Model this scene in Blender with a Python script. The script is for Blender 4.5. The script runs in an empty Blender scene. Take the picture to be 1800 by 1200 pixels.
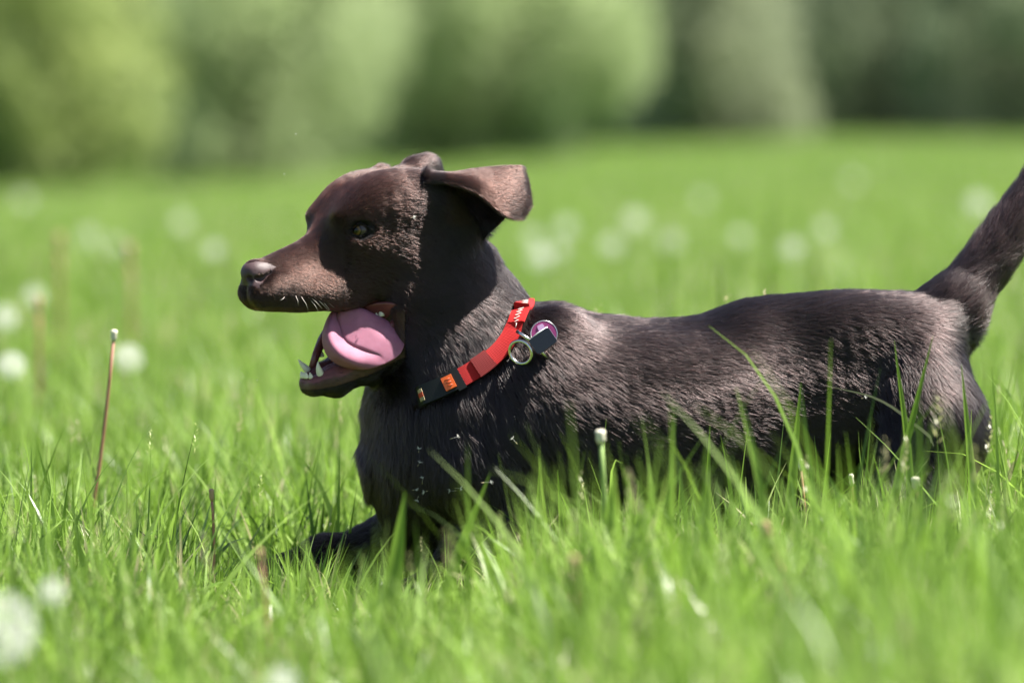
import bpy, math, random
import numpy as np
from mathutils import Vector, Matrix
from mathutils.bvhtree import BVHTree

rnd = random.Random(7)
rng = np.random.default_rng(11)
SC = bpy.context.scene
COL = SC.collection

# ------------------------------------------------------------------ camera
LENS = 150.0
FPX = 1800 * LENS / 36.0
CAM = np.array([0.0, -4.5, 0.516])
PITCH = math.atan(370 / FPX)
CF = np.array([0, math.cos(PITCH), -math.sin(PITCH)])
CU = np.array([0, math.sin(PITCH), math.cos(PITCH)])
PXM = 0.0006                      # metres per photo pixel at the dog
cam_data = bpy.data.cameras.new('camera')
cam = bpy.data.objects.new('camera', cam_data)
COL.objects.link(cam)
cam.location = CAM
cam.rotation_euler = (math.pi / 2 - PITCH, 0, 0)
cam_data.lens = LENS
cam_data.sensor_width = 36
cam_data.clip_start = 0.1
cam_data.clip_end = 3000
cam_data.dof.use_dof = True
cam_data.dof.focus_distance = 4.43
cam_data.dof.aperture_fstop = 3.0
SC.camera = cam

# ------------------------------------------------------------------ light
SUN_DIR = Vector((0.42, 0.02, 0.90)).normalized()      # towards the sun
world = bpy.data.worlds.new('World')
SC.world = world
world.use_nodes = True
wn = world.node_tree
bg = wn.nodes['Background']
sky = wn.nodes.new('ShaderNodeTexSky')
sky.sky_type = 'NISHITA'
sky.sun_disc = False
sky.sun_elevation = math.asin(SUN_DIR.z)
sky.sun_rotation = math.atan2(SUN_DIR.x, SUN_DIR.y)
sky.air_density = 1.0
sky.dust_density = 1.5
wn.links.new(sky.outputs['Color'], bg.inputs['Color'])
bg.inputs['Strength'].default_value = 0.048
sun_data = bpy.data.lights.new('sun', 'SUN')
sun_data.energy = 5.0
sun_data.angle = math.radians(0.5)
sun_data.color = (1.0, 0.95, 0.87)
sun = bpy.data.objects.new('sun', sun_data)
COL.objects.link(sun)
sun.location = (4, -3, 8)
sun.rotation_euler = SUN_DIR.to_track_quat('Z', 'Y').to_euler()

SC.view_settings.view_transform = 'Standard'
SC.view_settings.look = 'None'
SC.view_settings.exposure = 1.95
SC.view_settings.gamma = 1.0
SC.view_settings.use_curve_mapping = False
SC.cycles.use_denoising = True
SC.cycles.max_bounces = 8
SC.cycles.transparent_max_bounces = 8
SC.cycles.sample_clamp_indirect = 8

# ------------------------------------------------------------------ helpers
def P(px, py, y=0.0):
    """point at depth y that the camera sees at photo pixel (px, py)"""
    d = CF + np.array([(px - 900) / FPX, 0, 0]) + CU * ((600 - py) / FPX)
    return CAM + d * ((y - CAM[1]) / d[1])

def proj(p):
    p = np.asarray(p, float)
    v = p - CAM
    dz = v @ CF
    return 900 + FPX * v[..., 0] / dz, 600 - FPX * (v @ CU) / dz

def new_mesh(name, verts, faces, mat=None, parent=None, smooth=True):
    me = bpy.data.meshes.new(name)
    me.from_pydata([tuple(map(float, v)) for v in verts], [], [tuple(map(int, f)) for f in faces])
    me.update()
    if smooth:
        me.polygons.foreach_set('use_smooth', [True] * len(me.polygons))
    o = bpy.data.objects.new(name, me)
    COL.objects.link(o)
    if mat: me.materials.append(mat)
    if parent is not None: o.parent = parent
    return o

def tag(o, label=None, cat=None, group=None, kind=None):
    if label: o['label'] = label
    if cat: o['category'] = cat
    if group: o['group'] = group
    if kind: o['kind'] = kind
    return o

def empty(name, loc=(0, 0, 0)):
    o = bpy.data.objects.new(name, None)
    COL.objects.link(o)
    o.location = tuple(map(float, loc))
    o.empty_display_size = 0.02
    return o

def local_to(o, verts):
    """shift world verts into the space of an unrotated parent empty"""
    return np.asarray(verts, float) - np.array(o.location)

def node_mat(name):
    m = bpy.data.materials.new(name)
    m.use_nodes = True
    return m, m.node_tree, m.node_tree.nodes['Principled BSDF']

def simple_mat(name, col, rough=0.6, metal=0.0, coat=0.0, sss=0.0, noise=None, spec=0.5, bump=None):
    m, nt, b = node_mat(name)
    b.inputs['Base Color'].default_value = (*col, 1)
    b.inputs['Roughness'].default_value = rough
    b.inputs['Metallic'].default_value = metal
    b.inputs['Coat Weight'].default_value = coat
    b.inputs['Coat Roughness'].default_value = 0.15
    b.inputs['Specular IOR Level'].default_value = spec
    if sss:
        b.inputs['Subsurface Weight'].default_value = sss
        b.inputs['Subsurface Scale'].default_value = 0.006
        b.inputs['Subsurface Radius'].default_value = (1, 0.35, 0.25)
    if noise:
        sc, amt = noise
        tc = nt.nodes.new('ShaderNodeTexCoord')
        n = nt.nodes.new('ShaderNodeTexNoise'); n.inputs['Scale'].default_value = sc
        n.inputs['Detail'].default_value = 6
        r = nt.nodes.new('ShaderNodeMix'); r.data_type = 'RGBA'
        r.inputs['A'].default_value = (*[c * (1 - amt) for c in col], 1)
        r.inputs['B'].default_value = (*[min(1, c * (1 + amt)) for c in col], 1)
        nt.links.new(tc.outputs['Object'], n.inputs['Vector'])
        nt.links.new(n.outputs['Fac'], r.inputs['Factor'])
        nt.links.new(r.outputs['Result'], b.inputs['Base Color'])
    if bump:
        sc, st, di = bump
        tc = nt.nodes.new('ShaderNodeTexCoord')
        n = nt.nodes.new('ShaderNodeTexNoise'); n.inputs['Scale'].default_value = sc
        bu = nt.nodes.new('ShaderNodeBump'); bu.inputs['Strength'].default_value = st
        bu.inputs['Distance'].default_value = di
        nt.links.new(tc.outputs['Object'], n.inputs['Vector'])
        nt.links.new(n.outputs['Fac'], bu.inputs['Height'])
        nt.links.new(bu.outputs['Normal'], b.inputs['Normal'])
    return m

def leaf_mat(name, cols, trans=0.5, rough=0.45, spec=0.4):
    """thin leaf: principled + translucent, colour from a per-blade attribute and a per-instance random"""
    m, nt, b = node_mat(name)
    out = nt.nodes['Material Output']
    at = nt.nodes.new('ShaderNodeAttribute'); at.attribute_name = 'tint'
    oi = nt.nodes.new('ShaderNodeObjectInfo')
    ad = nt.nodes.new('ShaderNodeMath'); ad.operation = 'MULTIPLY_ADD'
    ad.inputs[1].default_value = 0.16
    nt.links.new(oi.outputs['Random'], ad.inputs[0])
    nt.links.new(at.outputs['Fac'], ad.inputs[2])
    cr = nt.nodes.new('ShaderNodeValToRGB')
    el = cr.color_ramp.elements
    el[0].position, el[0].color = cols[0][0], (*cols[0][1], 1)
    el[1].position, el[1].color = cols[-1][0], (*cols[-1][1], 1)
    for pos, c in cols[1:-1]:
        e = el.new(pos); e.color = (*c, 1)
    nt.links.new(ad.outputs[0], cr.inputs['Fac'])
    nt.links.new(cr.outputs['Color'], b.inputs['Base Color'])
    b.inputs['Roughness'].default_value = rough
    b.inputs['Specular IOR Level'].default_value = spec
    tr = nt.nodes.new('ShaderNodeBsdfTranslucent')
    nt.links.new(cr.outputs['Color'], tr.inputs['Color'])
    mx = nt.nodes.new('ShaderNodeMixShader'); mx.inputs[0].default_value = trans
    nt.links.new(b.outputs[0], mx.inputs[1]); nt.links.new(tr.outputs[0], mx.inputs[2])
    nt.links.new(mx.outputs[0], out.inputs['Surface'])
    return m

def tube(path, radii, n=8, close=True):
    path = [np.asarray(p, float) for p in path]
    V, F = [], []
    ref = np.array([0.13, 0.97, 0.2])
    for i, p in enumerate(path):
        a = path[max(i - 1, 0)]; b = path[min(i + 1, len(path) - 1)]
        t = (b - a) / (np.linalg.norm(b - a) + 1e-12)
        u = np.cross(t, ref); u /= np.linalg.norm(u) + 1e-12
        w = np.cross(t, u)
        for k in range(n):
            an = 2 * math.pi * k / n
            V.append(p + (u * math.cos(an) + w * math.sin(an)) * radii[i])
    for i in range(len(path) - 1):
        for k in range(n):
            F.append((i * n + k, i * n + (k + 1) % n, (i + 1) * n + (k + 1) % n, (i + 1) * n + k))
    if close:
        F.append(tuple(range(n))[::-1]); F.append(tuple(range((len(path) - 1) * n, len(path) * n)))
    return V, F

def ring(path, r, n=8):
    """closed tube"""
    V, F = [], []
    m = len(path)
    c = np.mean(path, axis=0)
    for i in range(m):
        t = path[(i + 1) % m] - path[i - 1]; t = t / np.linalg.norm(t)
        u = path[i] - c; u = u - t * (u @ t); u /= np.linalg.norm(u)
        w = np.cross(t, u)
        for k in range(n):
            an = 2 * math.pi * k / n
            V.append(path[i] + (u * math.cos(an) + w * math.sin(an)) * r)
    for i in range(m):
        j = (i + 1) % m
        for k in range(n):
            F.append((i * n + k, i * n + (k + 1) % n, j * n + (k + 1) % n, j * n + k))
    return V, F

def join(parts):
    V, F = [], []
    for v, f in parts:
        o = len(V); V += list(v); F += [tuple(i + o for i in q) for q in f]
    return V, F

def catmull(ctrl, n):
    """resample the first axis of ctrl to n points (Catmull-Rom)"""
    ctrl = np.asarray(ctrl, float); m = len(ctrl)
    ext = np.concatenate([[2 * ctrl[0] - ctrl[1]], ctrl, [2 * ctrl[-1] - ctrl[-2]]])
    out = []
    for t in np.linspace(0, m - 1, n):
        i = min(int(t), m - 2); f = t - i
        a, b, c, d = ext[i], ext[i + 1], ext[i + 2], ext[i + 3]
        out.append(0.5 * (2 * b + (c - a) * f + (2 * a - 5 * b + 4 * c - d) * f * f + (3 * b - a - 3 * c + d) * f ** 3))
    return np.array(out)

def sheet(ctrl, nu, nv, thick):
    """closed thick sheet from a control grid [u][v] of points"""
    g = catmull(ctrl, nu)
    g = np.swapaxes(catmull(np.swapaxes(g, 0, 1), nv), 0, 1)
    du = np.gradient(g, axis=0); dv = np.gradient(g, axis=1)
    nn = np.cross(du, dv); nn /= np.linalg.norm(nn, axis=2, keepdims=True) + 1e-12
    uu, vv = np.meshgrid(np.linspace(0, 1, nu), np.linspace(0, 1, nv), indexing='ij')
    th = thick(uu, vv)[..., None]
    A = (g + nn * th).reshape(-1, 3); B = (g - nn * th).reshape(-1, 3)
    N = nu * nv; F = []
    for i in range(nu - 1):
        for j in range(nv - 1):
            a, b, c, d = i * nv + j, (i + 1) * nv + j, (i + 1) * nv + j + 1, i * nv + j + 1
            F.append((a, b, c, d)); F.append((d + N, c + N, b + N, a + N))
    rim = [(i, 0) for i in range(nu)] + [(nu - 1, j) for j in range(1, nv)] + \
          [(i, nv - 1) for i in range(nu - 2, -1, -1)] + [(0, j) for j in range(nv - 2, 0, -1)]
    rim = [i * nv + j for i, j in rim]
    for k in range(len(rim)):
        a, b = rim[k], rim[(k + 1) % len(rim)]
        F.append((b, a, a + N, b + N))
    return np.concatenate([A, B]), F

# ------------------------------------------------------------------ ground
def gz(x, y):
    """height of the field"""
    x = np.asarray(x, float); y = np.asarray(y, float)
    d = y + 4.5
    s = np.clip((d - 12) / 43, 0, 1); s = s * s * (3 - 2 * s)
    side = np.clip(0.5 + x / np.maximum(0.16 * d, 3.0), 0, 1)
    z = s * (-0.24 + 0.45 * side)
    z = z + 0.035 * np.sin(x * 0.31 + 0.7 * np.sin(d * 0.23)) * np.clip((d - 7) / 15, 0, 1)
    far = np.clip((d - 120) / 300, 0, 1)
    return z + far * 1.5

def build_ground():
    dy = np.concatenate([np.linspace(-30, 0, 13), np.linspace(1.5, 12, 36), np.linspace(12.6, 60, 80), np.linspace(62, 150, 45), np.linspace(165, 900, 30)])
    tx = np.linspace(-1, 1, 121)
    tx = np.sign(tx) * np.abs(tx) ** 2.2
    V = []
    for y in dy:
        for t in tx:
            x = t * (900 if y > 150 else 500)
            V.append((x, y, float(gz(x, y))))
    n = len(tx); F = []
    for i in range(len(dy) - 1):
        for j in range(n - 1):
            F.append((i * n + j, i * n + j + 1, (i + 1) * n + j + 1, (i + 1) * n + j))
    m, nt, b = node_mat('meadow_soil')
    tc = nt.nodes.new('ShaderNodeTexCoord')
    n1 = nt.nodes.new('ShaderNodeTexNoise'); n1.inputs['Scale'].default_value = 0.25; n1.inputs['Detail'].default_value = 8
    n2 = nt.nodes.new('ShaderNodeTexNoise'); n2.inputs['Scale'].default_value = 30; n2.inputs['Detail'].default_value = 6
    cr = nt.nodes.new('ShaderNodeValToRGB')
    cr.color_ramp.elements[0].position = 0.3; cr.color_ramp.elements[0].color = (0.028, 0.062, 0.010, 1)
    cr.color_ramp.elements[1].position = 0.7; cr.color_ramp.elements[1].color = (0.070, 0.135, 0.022, 1)
    mx = nt.nodes.new('ShaderNodeMath'); mx.operation = 'MULTIPLY_ADD'; mx.inputs[1].default_value = 0.5
    nt.links.new(tc.outputs['Object'], n1.inputs['Vector']); nt.links.new(tc.outputs['Object'], n2.inputs['Vector'])
    hf = nt.nodes.new('ShaderNodeMath'); hf.operation = 'MULTIPLY'; hf.inputs[1].default_value = 0.5
    nt.links.new(n2.outputs['Fac'], hf.inputs[0])
    nt.links.new(n1.outputs['Fac'], mx.inputs[0]); nt.links.new(hf.outputs[0], mx.inputs[2])
    nt.links.new(mx.outputs[0], cr.inputs['Fac'])
    nt.links.new(cr.outputs['Color'], b.inputs['Base Color'])
    b.inputs['Roughness'].default_value = 0.95
    b.inputs['Specular IOR Level'].default_value = 0.1
    o = new_mesh('ground', V, F, m)
    tag(o, 'green meadow ground reaching to the trees', None, None, 'structure')
build_ground()

# ------------------------------------------------------------------ trees
LEAF_YEL = leaf_mat('leaf_yellow_green', [(0, (0.15, 0.20, 0.07)), (0.5, (0.29, 0.36, 0.12)), (1, (0.46, 0.52, 0.21))], 0.5, 0.6, 0.3)
LEAF_SIL = leaf_mat('leaf_silver_green', [(0, (0.17, 0.22, 0.10)), (0.5, (0.35, 0.43, 0.21)), (1, (0.58, 0.66, 0.40))], 0.6, 0.6, 0.3)
LEAF_GRY = leaf_mat('leaf_hazed_grey_green', [(0, (0.14, 0.17, 0.10)), (0.5, (0.26, 0.30, 0.18)), (1, (0.40, 0.44, 0.28))], 0.5, 0.6, 0.3)  # the grey veil of distance haze is mixed into these leaf colours
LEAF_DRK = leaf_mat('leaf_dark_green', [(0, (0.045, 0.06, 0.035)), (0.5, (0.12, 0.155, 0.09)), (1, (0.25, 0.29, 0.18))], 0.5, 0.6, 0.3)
LEAF_MID = leaf_mat('leaf_hazed_green', [(0, (0.09, 0.115, 0.07)), (0.5, (0.20, 0.25, 0.15)), (1, (0.36, 0.42, 0.27))], 0.5, 0.6, 0.3)  # paler than the dark leaves: far haze put into the colour
BARK = simple_mat('bark', (0.045, 0.038, 0.028), 0.9, noise=(6, 0.4))

def crown_mesh(c, r, n, leaf, seed, lumps=26, droop=0.3, low=None):
    """leaf faces in clumps spread through an uneven crown"""
    g = np.random.default_rng(seed)
    r = np.array(r)
    # clump centres in the volume, biased to the outside
    d = g.normal(size=(lumps, 3)); d /= np.linalg.norm(d, axis=1, keepdims=True)
    rad = 0.45 + 0.5 * g.random((lumps, 1)) ** 0.6
    cc = d * rad * r
    cs = (0.20 + 0.20 * g.random(lumps)) * min(r[0], r[2])
    k = g.integers(0, lumps, n)
    o = g.normal(size=(n, 3)); o /= np.linalg.norm(o, axis=1, keepdims=True)
    o *= (0.35 + 0.65 * g.random((n, 1)) ** 0.5)
    p = cc[k] + o * cs[k][:, None] * np.array([1, 1, 1.0 + droop])
    # inner fill
    m = int(n * 0.25)
    q = g.normal(size=(m, 3)); q /= np.linalg.norm(q, axis=1, keepdims=True)
    p[:m] = q * r * (0.80 * g.random((m, 1)) ** 0.4)
    p += np.array(c)
    if low is not None:
        p[:, 2] = np.where(p[:, 2] < low, low + g.random(n) * 0.7, p[:, 2])
    sz = leaf * (0.6 + 0.8 * g.random(n))
    a = g.normal(size=(n, 3)); a /= np.linalg.norm(a, axis=1, keepdims=True)
    a[:, 2] -= droop; a /= np.linalg.norm(a, axis=1, keepdims=True)
    b = np.cross(a, g.normal(size=(n, 3))); b /= np.linalg.norm(b, axis=1, keepdims=True)
    A = a * sz[:, None]; B = b * sz[:, None] * 0.33
    V = np.stack([p - A, p + B - A * 0.1, p + A, p - B - A * 0.1], 1).reshape(-1, 3)
    F = np.arange(n * 4).reshape(-1, 4)
    tint = np.clip(0.25 + 0.35 * g.random(lumps)[k] + 0.3 * (g.random(n) - 0.3), 0, 1)
    return V, F, np.repeat(tint, 4)

def fast_mesh(name, V, F, mat, parent, tint=None):
    me = bpy.data.meshes.new(name)
    V = np.asarray(V, np.float32); F = np.asarray(F, np.int32)
    me.vertices.add(len(V)); me.vertices.foreach_set('co', V.ravel())
    k = F.shape[1]
    me.loops.add(F.size); me.loops.foreach_set('vertex_index', F.ravel())
    me.polygons.add(len(F)); me.polygons.foreach_set('loop_start', np.arange(0, F.size, k, dtype=np.int32))
    me.update(calc_edges=True)
    if tint is not None:
        at = me.attributes.new('tint', 'FLOAT', 'POINT'); at.data.foreach_set('value', tint.astype(np.float32))
    me.materials.append(mat)
    o = bpy.data.objects.new(name, me); COL.objects.link(o)
    if parent is not None: o.parent = parent
    return o

def tree(name, px, D, w, h, mat, leaf, n, seed, label, cat, base=0.0, depth=None, group=None, droop=0.3, stems=3):
    """px: where the middle stands, D metres away, w wide, h tall, crown starting base above ground"""
    x = (px - 900) / FPX * D; y = D - 4.5
    z = float(gz(x, y))
    t = empty(name, (x, y, z)); tag(t, label, cat, group)
    ch = h - base
    V, F, ti = crown_mesh((0, 0, base + ch * 0.42), (w * 0.52, (depth or w) * 0.5, ch * 0.58), n, leaf, seed, droop=droop, low=base * 0.5 + 0.02, lumps=34)
    fast_mesh('crown', V, F, mat, t, ti)
    g = random.Random(seed)
    parts = []
    for s in range(stems):
        a = g.uniform(0, 6.28); k = w * 0.10 * (s > 0)
        r0 = (0.03 + 0.010 * h) * (1 if s == 0 else 0.7)
        p = [(math.cos(a) * k * 0.3, math.sin(a) * k * 0.3, -0.1)]
        for q in (0.15, 0.35, 0.6, 0.8):
            p.append((math.cos(a) * k * (0.4 + 2.2 * q) + g.uniform(-.06, .06) * w * q, math.sin(a) * k * (0.4 + 2.2 * q), h * q))
        parts.append(tube(p, [r0 * f for f in (1.25, 1, 0.75, 0.45, 0.15)], 9))
        for _ in range(4):
            q = g.uniform(0.2, 0.6); i = min(3, int(q * 5)); b0 = np.array(p[i])
            aa = g.uniform(0, 6.28)
            tip = b0 + np.array([math.cos(aa) * w * 0.33, math.sin(aa) * w * 0.33, h * g.uniform(0.08, 0.25)])
            parts.append(tube([b0, (b0 + tip) / 2 + np.array([0, 0, 0.05 * h]), tip], [r0 * 0.4, r0 * 0.25, r0 * 0.06], 6))
    V, F = join(parts)
    new_mesh('trunk', V, F, BARK, t)
    return t

tree('bush', 50, 50, 2.9, 3.6, LEAF_YEL, 0.075, 16000, 1, 'yellow-green bush at the left edge of the meadow', 'bush')
tree('bush', 460, 57, 3.3, 3.8, LEAF_SIL, 0.075, 20000, 2, 'pale green willow bush second from the left behind the dog\'s nose', 'bush')
tree('bush', 890, 60, 4.2, 4.2, LEAF_SIL, 0.08, 26000, 3, 'broad rounded pale green willow bush above the dog\'s head', 'bush')
tree('bush', -330, 54, 3.2, 4.0, LEAF_SIL, 0.075, 12000, 4, 'pale green bush beyond the yellow-green bush, past the left side', 'bush')
tree('tree', 1265, 92, 4.6, 6.0, LEAF_GRY, 0.12, 14000, 5, 'grey-green tree right of the rounded willow bush', 'tree')
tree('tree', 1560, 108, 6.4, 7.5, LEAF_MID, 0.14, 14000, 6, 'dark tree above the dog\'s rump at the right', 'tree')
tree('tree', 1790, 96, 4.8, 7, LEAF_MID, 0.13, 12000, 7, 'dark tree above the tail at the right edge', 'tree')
tree('tree', 1440, 125, 6.8, 8, LEAF_GRY, 0.16, 12000, 8, 'dull green tree showing between the grey-green tree and the dark trees', 'tree')
GO = 'bushes and trees past the sides of the view'
for q in ((-900, 56, 4.4, 4.2, LEAF_SIL, 0.08, 12000, 21), (-1500, 60, 4.6, 4.6, LEAF_YEL, 0.08, 11000, 22), (-2150, 64, 5.0, 4.8, LEAF_SIL, 0.09, 11000, 23)):
    tree('bush', *q[:-1], q[-1], {21: 'pale green bush nearest to the left edge outside the view', 22: 'yellowish bush between two pale green bushes outside the left edge', 23: 'outermost pale green bush on the left'}[q[-1]], 'bush', group=GO)
for q in ((2500, 92, 6.5, 7, LEAF_DRK, 0.14, 10000, 24), (3050, 84, 6.5, 7, LEAF_GRY, 0.14, 10000, 25), (3700, 80, 6.5, 7, LEAF_DRK, 0.14, 10000, 26)):
    tree('tree', *q, {24: 'dark tree nearest to the right edge outside the view', 25: 'grey-green tree between two dark trees outside the right edge', 26: 'outermost dark tree on the right'}[q[-1]], 'tree', group=GO)
GT = 'shaded trees behind the bushes'  # the shade of the gaps is put into their dark leaf colour
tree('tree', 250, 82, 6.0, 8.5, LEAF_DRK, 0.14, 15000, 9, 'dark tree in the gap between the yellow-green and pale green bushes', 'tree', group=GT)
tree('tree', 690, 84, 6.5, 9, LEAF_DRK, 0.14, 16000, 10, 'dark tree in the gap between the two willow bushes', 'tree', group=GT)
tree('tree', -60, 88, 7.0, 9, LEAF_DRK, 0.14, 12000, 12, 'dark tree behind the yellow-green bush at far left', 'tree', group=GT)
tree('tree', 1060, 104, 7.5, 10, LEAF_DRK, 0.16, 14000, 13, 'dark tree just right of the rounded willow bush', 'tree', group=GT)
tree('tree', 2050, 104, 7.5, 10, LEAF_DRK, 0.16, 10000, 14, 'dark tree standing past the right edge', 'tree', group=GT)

def far_wood():
    V, F, T, off = [], [], [], 0
    g = random.Random(5)
    for i in range(26):
        x = -74 + i * 5.9 + g.uniform(-1, 1); y = 135 + g.uniform(-6, 8)
        v, f, t = crown_mesh((x, y, gz(x, y) + 5.5), (5.2, 4, 6.2), 7000, 0.24, 50 + i, low=0.6)
        V.append(v); F.append(f + off); T.append(t); off += len(v)
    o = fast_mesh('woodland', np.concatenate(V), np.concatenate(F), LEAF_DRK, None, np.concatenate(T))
    tag(o, 'dark far-off woodland closing off the meadow', 'woodland', None, 'stuff')
far_wood()

# ------------------------------------------------------------------ dog : implicit surface
YB = 0.055                       # middle plane of the trunk
AH = math.radians(32)            # the head is turned towards the camera
FW = np.array([-math.cos(AH), -math.sin(AH), 0.0])
LT = np.array([math.sin(AH), -math.cos(AH), 0.0])
HO = P(740, 430, 0.045)          # skull centre

def HM(px, py, s=0.0):
    """head point: midline point seen at (px, py), moved s metres to the near side"""
    y = HO[1]
    for _ in range(8):
        p = P(px, py, y)
        y = HO[1] + (p[0] - HO[0]) * math.tan(AH)
    return P(px, py, y) + LT * s

def HV(px, py, s):
    """head point s metres off the midline that is itself seen at (px, py)"""
    q = px
    for _ in range(8):
        p = HM(q, py, s); a, b = proj(p)
        q += px - a
    p = HM(q, py, s); a, b = proj(p)
    return HM(q, py + (py - b), s)

x0, x1 = P(440, 600)[0] - 0.05, P(1960, 600)[0] + 0.03
def axis(segs):
    out = []
    for a, b, h in segs:
        out.append(np.arange(a, b - h * 0.4, h))
    return np.concatenate(out).astype(np.float32)
XH = P(800, 500)[0]
XS = axis([(-0.335, -0.06, 0.0016), (-0.06, 0.60, 0.0035)])
ZS = axis([(-0.02, 0.235, 0.0035), (0.235, 0.50, 0.0016), (0.50, 0.62, 0.0035)])
YS = axis([(-0.15, 0.0, 0.0019), (0.0, 0.215, 0.0032)])
FD = np.full((len(XS), len(YS), len(ZS)), 0.2, np.float32)

def sl(lo, hi):
    o = []
    for A, a, b in zip((XS, YS, ZS), lo, hi):
        i = np.searchsorted(A, a); j = np.searchsorted(A, b)
        o.append(slice(max(i - 1, 0), min(j + 1, len(A))))
    return tuple(o)

def grid(s):
    return XS[s[0]][:, None, None], YS[s[1]][None, :, None], ZS[s[2]][None, None, :]

def smin(a, b, k):
    h = np.maximum(k - np.abs(a - b), 0) / k
    return np.minimum(a, b) - h * h * k * 0.25

def apply(s, d, k, op='+'):
    if op == '+': FD[s] = smin(FD[s], d, k)
    else: FD[s] = -smin(-FD[s], d, k)

def cone(a, b, ra, rb, k=0.02, sy=1.0, op='+'):
    """tapered capsule; radii in photo pixels; sy > 1 narrows it across the body"""
    a = np.asarray(a, float); b = np.asarray(b, float); ra *= PXM; rb *= PXM
    m = max(ra, rb) / min(sy, 1) + k + 0.006
    s = sl(np.minimum(a, b) - m, np.maximum(a, b) + m)
    X, Y, Z = grid(s)
    ab = b - a; L = float(ab @ ab) + 1e-12
    t = np.clip(((X - a[0]) * ab[0] + (Y - a[1]) * ab[1] + (Z - a[2]) * ab[2]) / L, 0, 1)
    d = np.sqrt((X - a[0] - ab[0] * t) ** 2 + ((Y - a[1] - ab[1] * t) * sy) ** 2 + (Z - a[2] - ab[2] * t) ** 2) - (ra + (rb - ra) * t)
    apply(s, d.astype(np.float32), k, op)

def chain(pts, k=0.02, sy=1.0):
    for (a, ra), (b, rb) in zip(pts[:-1], pts[1:]):
        cone(a, b, ra, rb, k, sy)

def ell(c, r, k=0.02, rot=0.0, head=False, op='+', yaw=None):
    """ellipsoid; r = (along, across, up) in metres; rot tilts in the picture plane (degrees, counter-clockwise)"""
    c = np.asarray(c, float); m = max(r) + k + 0.006
    s = sl(c - m, c + m); X, Y, Z = grid(s)
    dx, dy, dz = X - c[0], Y - c[1], Z - c[2]
    if head:
        u = -(dx * FW[0] + dy * FW[1]); v = dx * LT[0] + dy * LT[1]
    else:
        u, v = dx, dy
    ca, sa = math.cos(math.radians(rot)), math.sin(math.radians(rot))
    u, w = u * ca + dz * sa, -u * sa + dz * ca
    q = np.sqrt((u / r[0]) ** 2 + (v / r[1]) ** 2 + (w / r[2]) ** 2)
    g = np.sqrt((u / r[0] ** 2) ** 2 + (v / r[1] ** 2) ** 2 + (w / r[2] ** 2) ** 2)
    d = q * (q - 1) / np.maximum(g, 1e-6)
    apply(s, d.astype(np.float32), k, op)

def spline(xs, ys, q):
    """monotone-ish smooth interpolation"""
    xs = np.array(xs, float); ys = np.array(ys, float)
    m = np.gradient(ys, xs)
    i = np.clip(np.searchsorted(xs, q) - 1, 0, len(xs) - 2)
    h = xs[i + 1] - xs[i]; t = np.clip((q - xs[i]) / h, 0, 1)
    return ((2 * t ** 3 - 3 * t ** 2 + 1) * ys[i] + (t ** 3 - 2 * t ** 2 + t) * h * m[i]
            + (-2 * t ** 3 + 3 * t ** 2) * ys[i + 1] + (t ** 3 - t ** 2) * h * m[i + 1])

def loft(rows, k, head=False, taper=0.0, power=2.0):
    """rows: px, top, bottom, half width (m) of the cross sections along the animal"""
    R = np.array(rows, float)
    X, Y, Z = np.meshgrid(XS, YS, ZS, indexing='ij', sparse=True)
    if head:
        lo = HM(R[0, 0], 480, 0); hi = HM(R[-1, 0], 480, 0)
        s = sl((min(lo[0], hi[0]) - 0.06, -0.15, 0.2), (max(lo[0], hi[0]) + 0.06, 0.215, 0.52))
        X, Y, Z = grid(s)
        d = (X - HO[0]) * FW[0] + (Y - HO[1]) * FW[1]; lat = (X - HO[0]) * LT[0] + (Y - HO[1]) * LT[1]
        mx = HO[0] + d * FW[0]; my = HO[1] + d * FW[1]
    else:
        lo = P(R[0, 0], 600, YB)[0]; hi = P(R[-1, 0], 600, YB)[0]
        s = sl((lo - 0.02, -0.15, -0.02), (hi + 0.02, 0.215, 0.45))
        X, Y, Z = grid(s)
        mx = X + 0 * Y; my = YB + 0 * X + 0 * Y; lat = Y - YB + 0 * X
    dep = (my - CAM[1]) * CF[1]
    dz = dep + (Z - CAM[2]) * CF[2]
    px = 900 + FPX * mx / dz
    py = 600 - FPX * ((my - CAM[1]) * CU[1] + (Z - CAM[2]) * CU[2]) / dz
    t = spline(R[:, 0], R[:, 1], px); b = spline(R[:, 0], R[:, 2], px); w = spline(R[:, 0], R[:, 3], px)
    c = (t + b) * 0.5; h = np.maximum((b - t) * 0.5, 1) * PXM
    v = (py - c) * PXM / h
    if head: taper = np.interp(px, [540, 610, 700], [0.12, -0.10, -0.20])
    w = w * (1 + taper * np.clip(v, -1, 1))
    q = (np.abs(v) ** power + np.abs(lat / w) ** power) ** (1 / power)
    dd = (q - 1) * np.minimum(h, w)
    # close the ends
    e = np.maximum((R[0, 0] - px), (px - R[-1, 0])) * PXM
    dd = np.maximum(dd, e)
    apply(s, dd.astype(np.float32), k)

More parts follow.
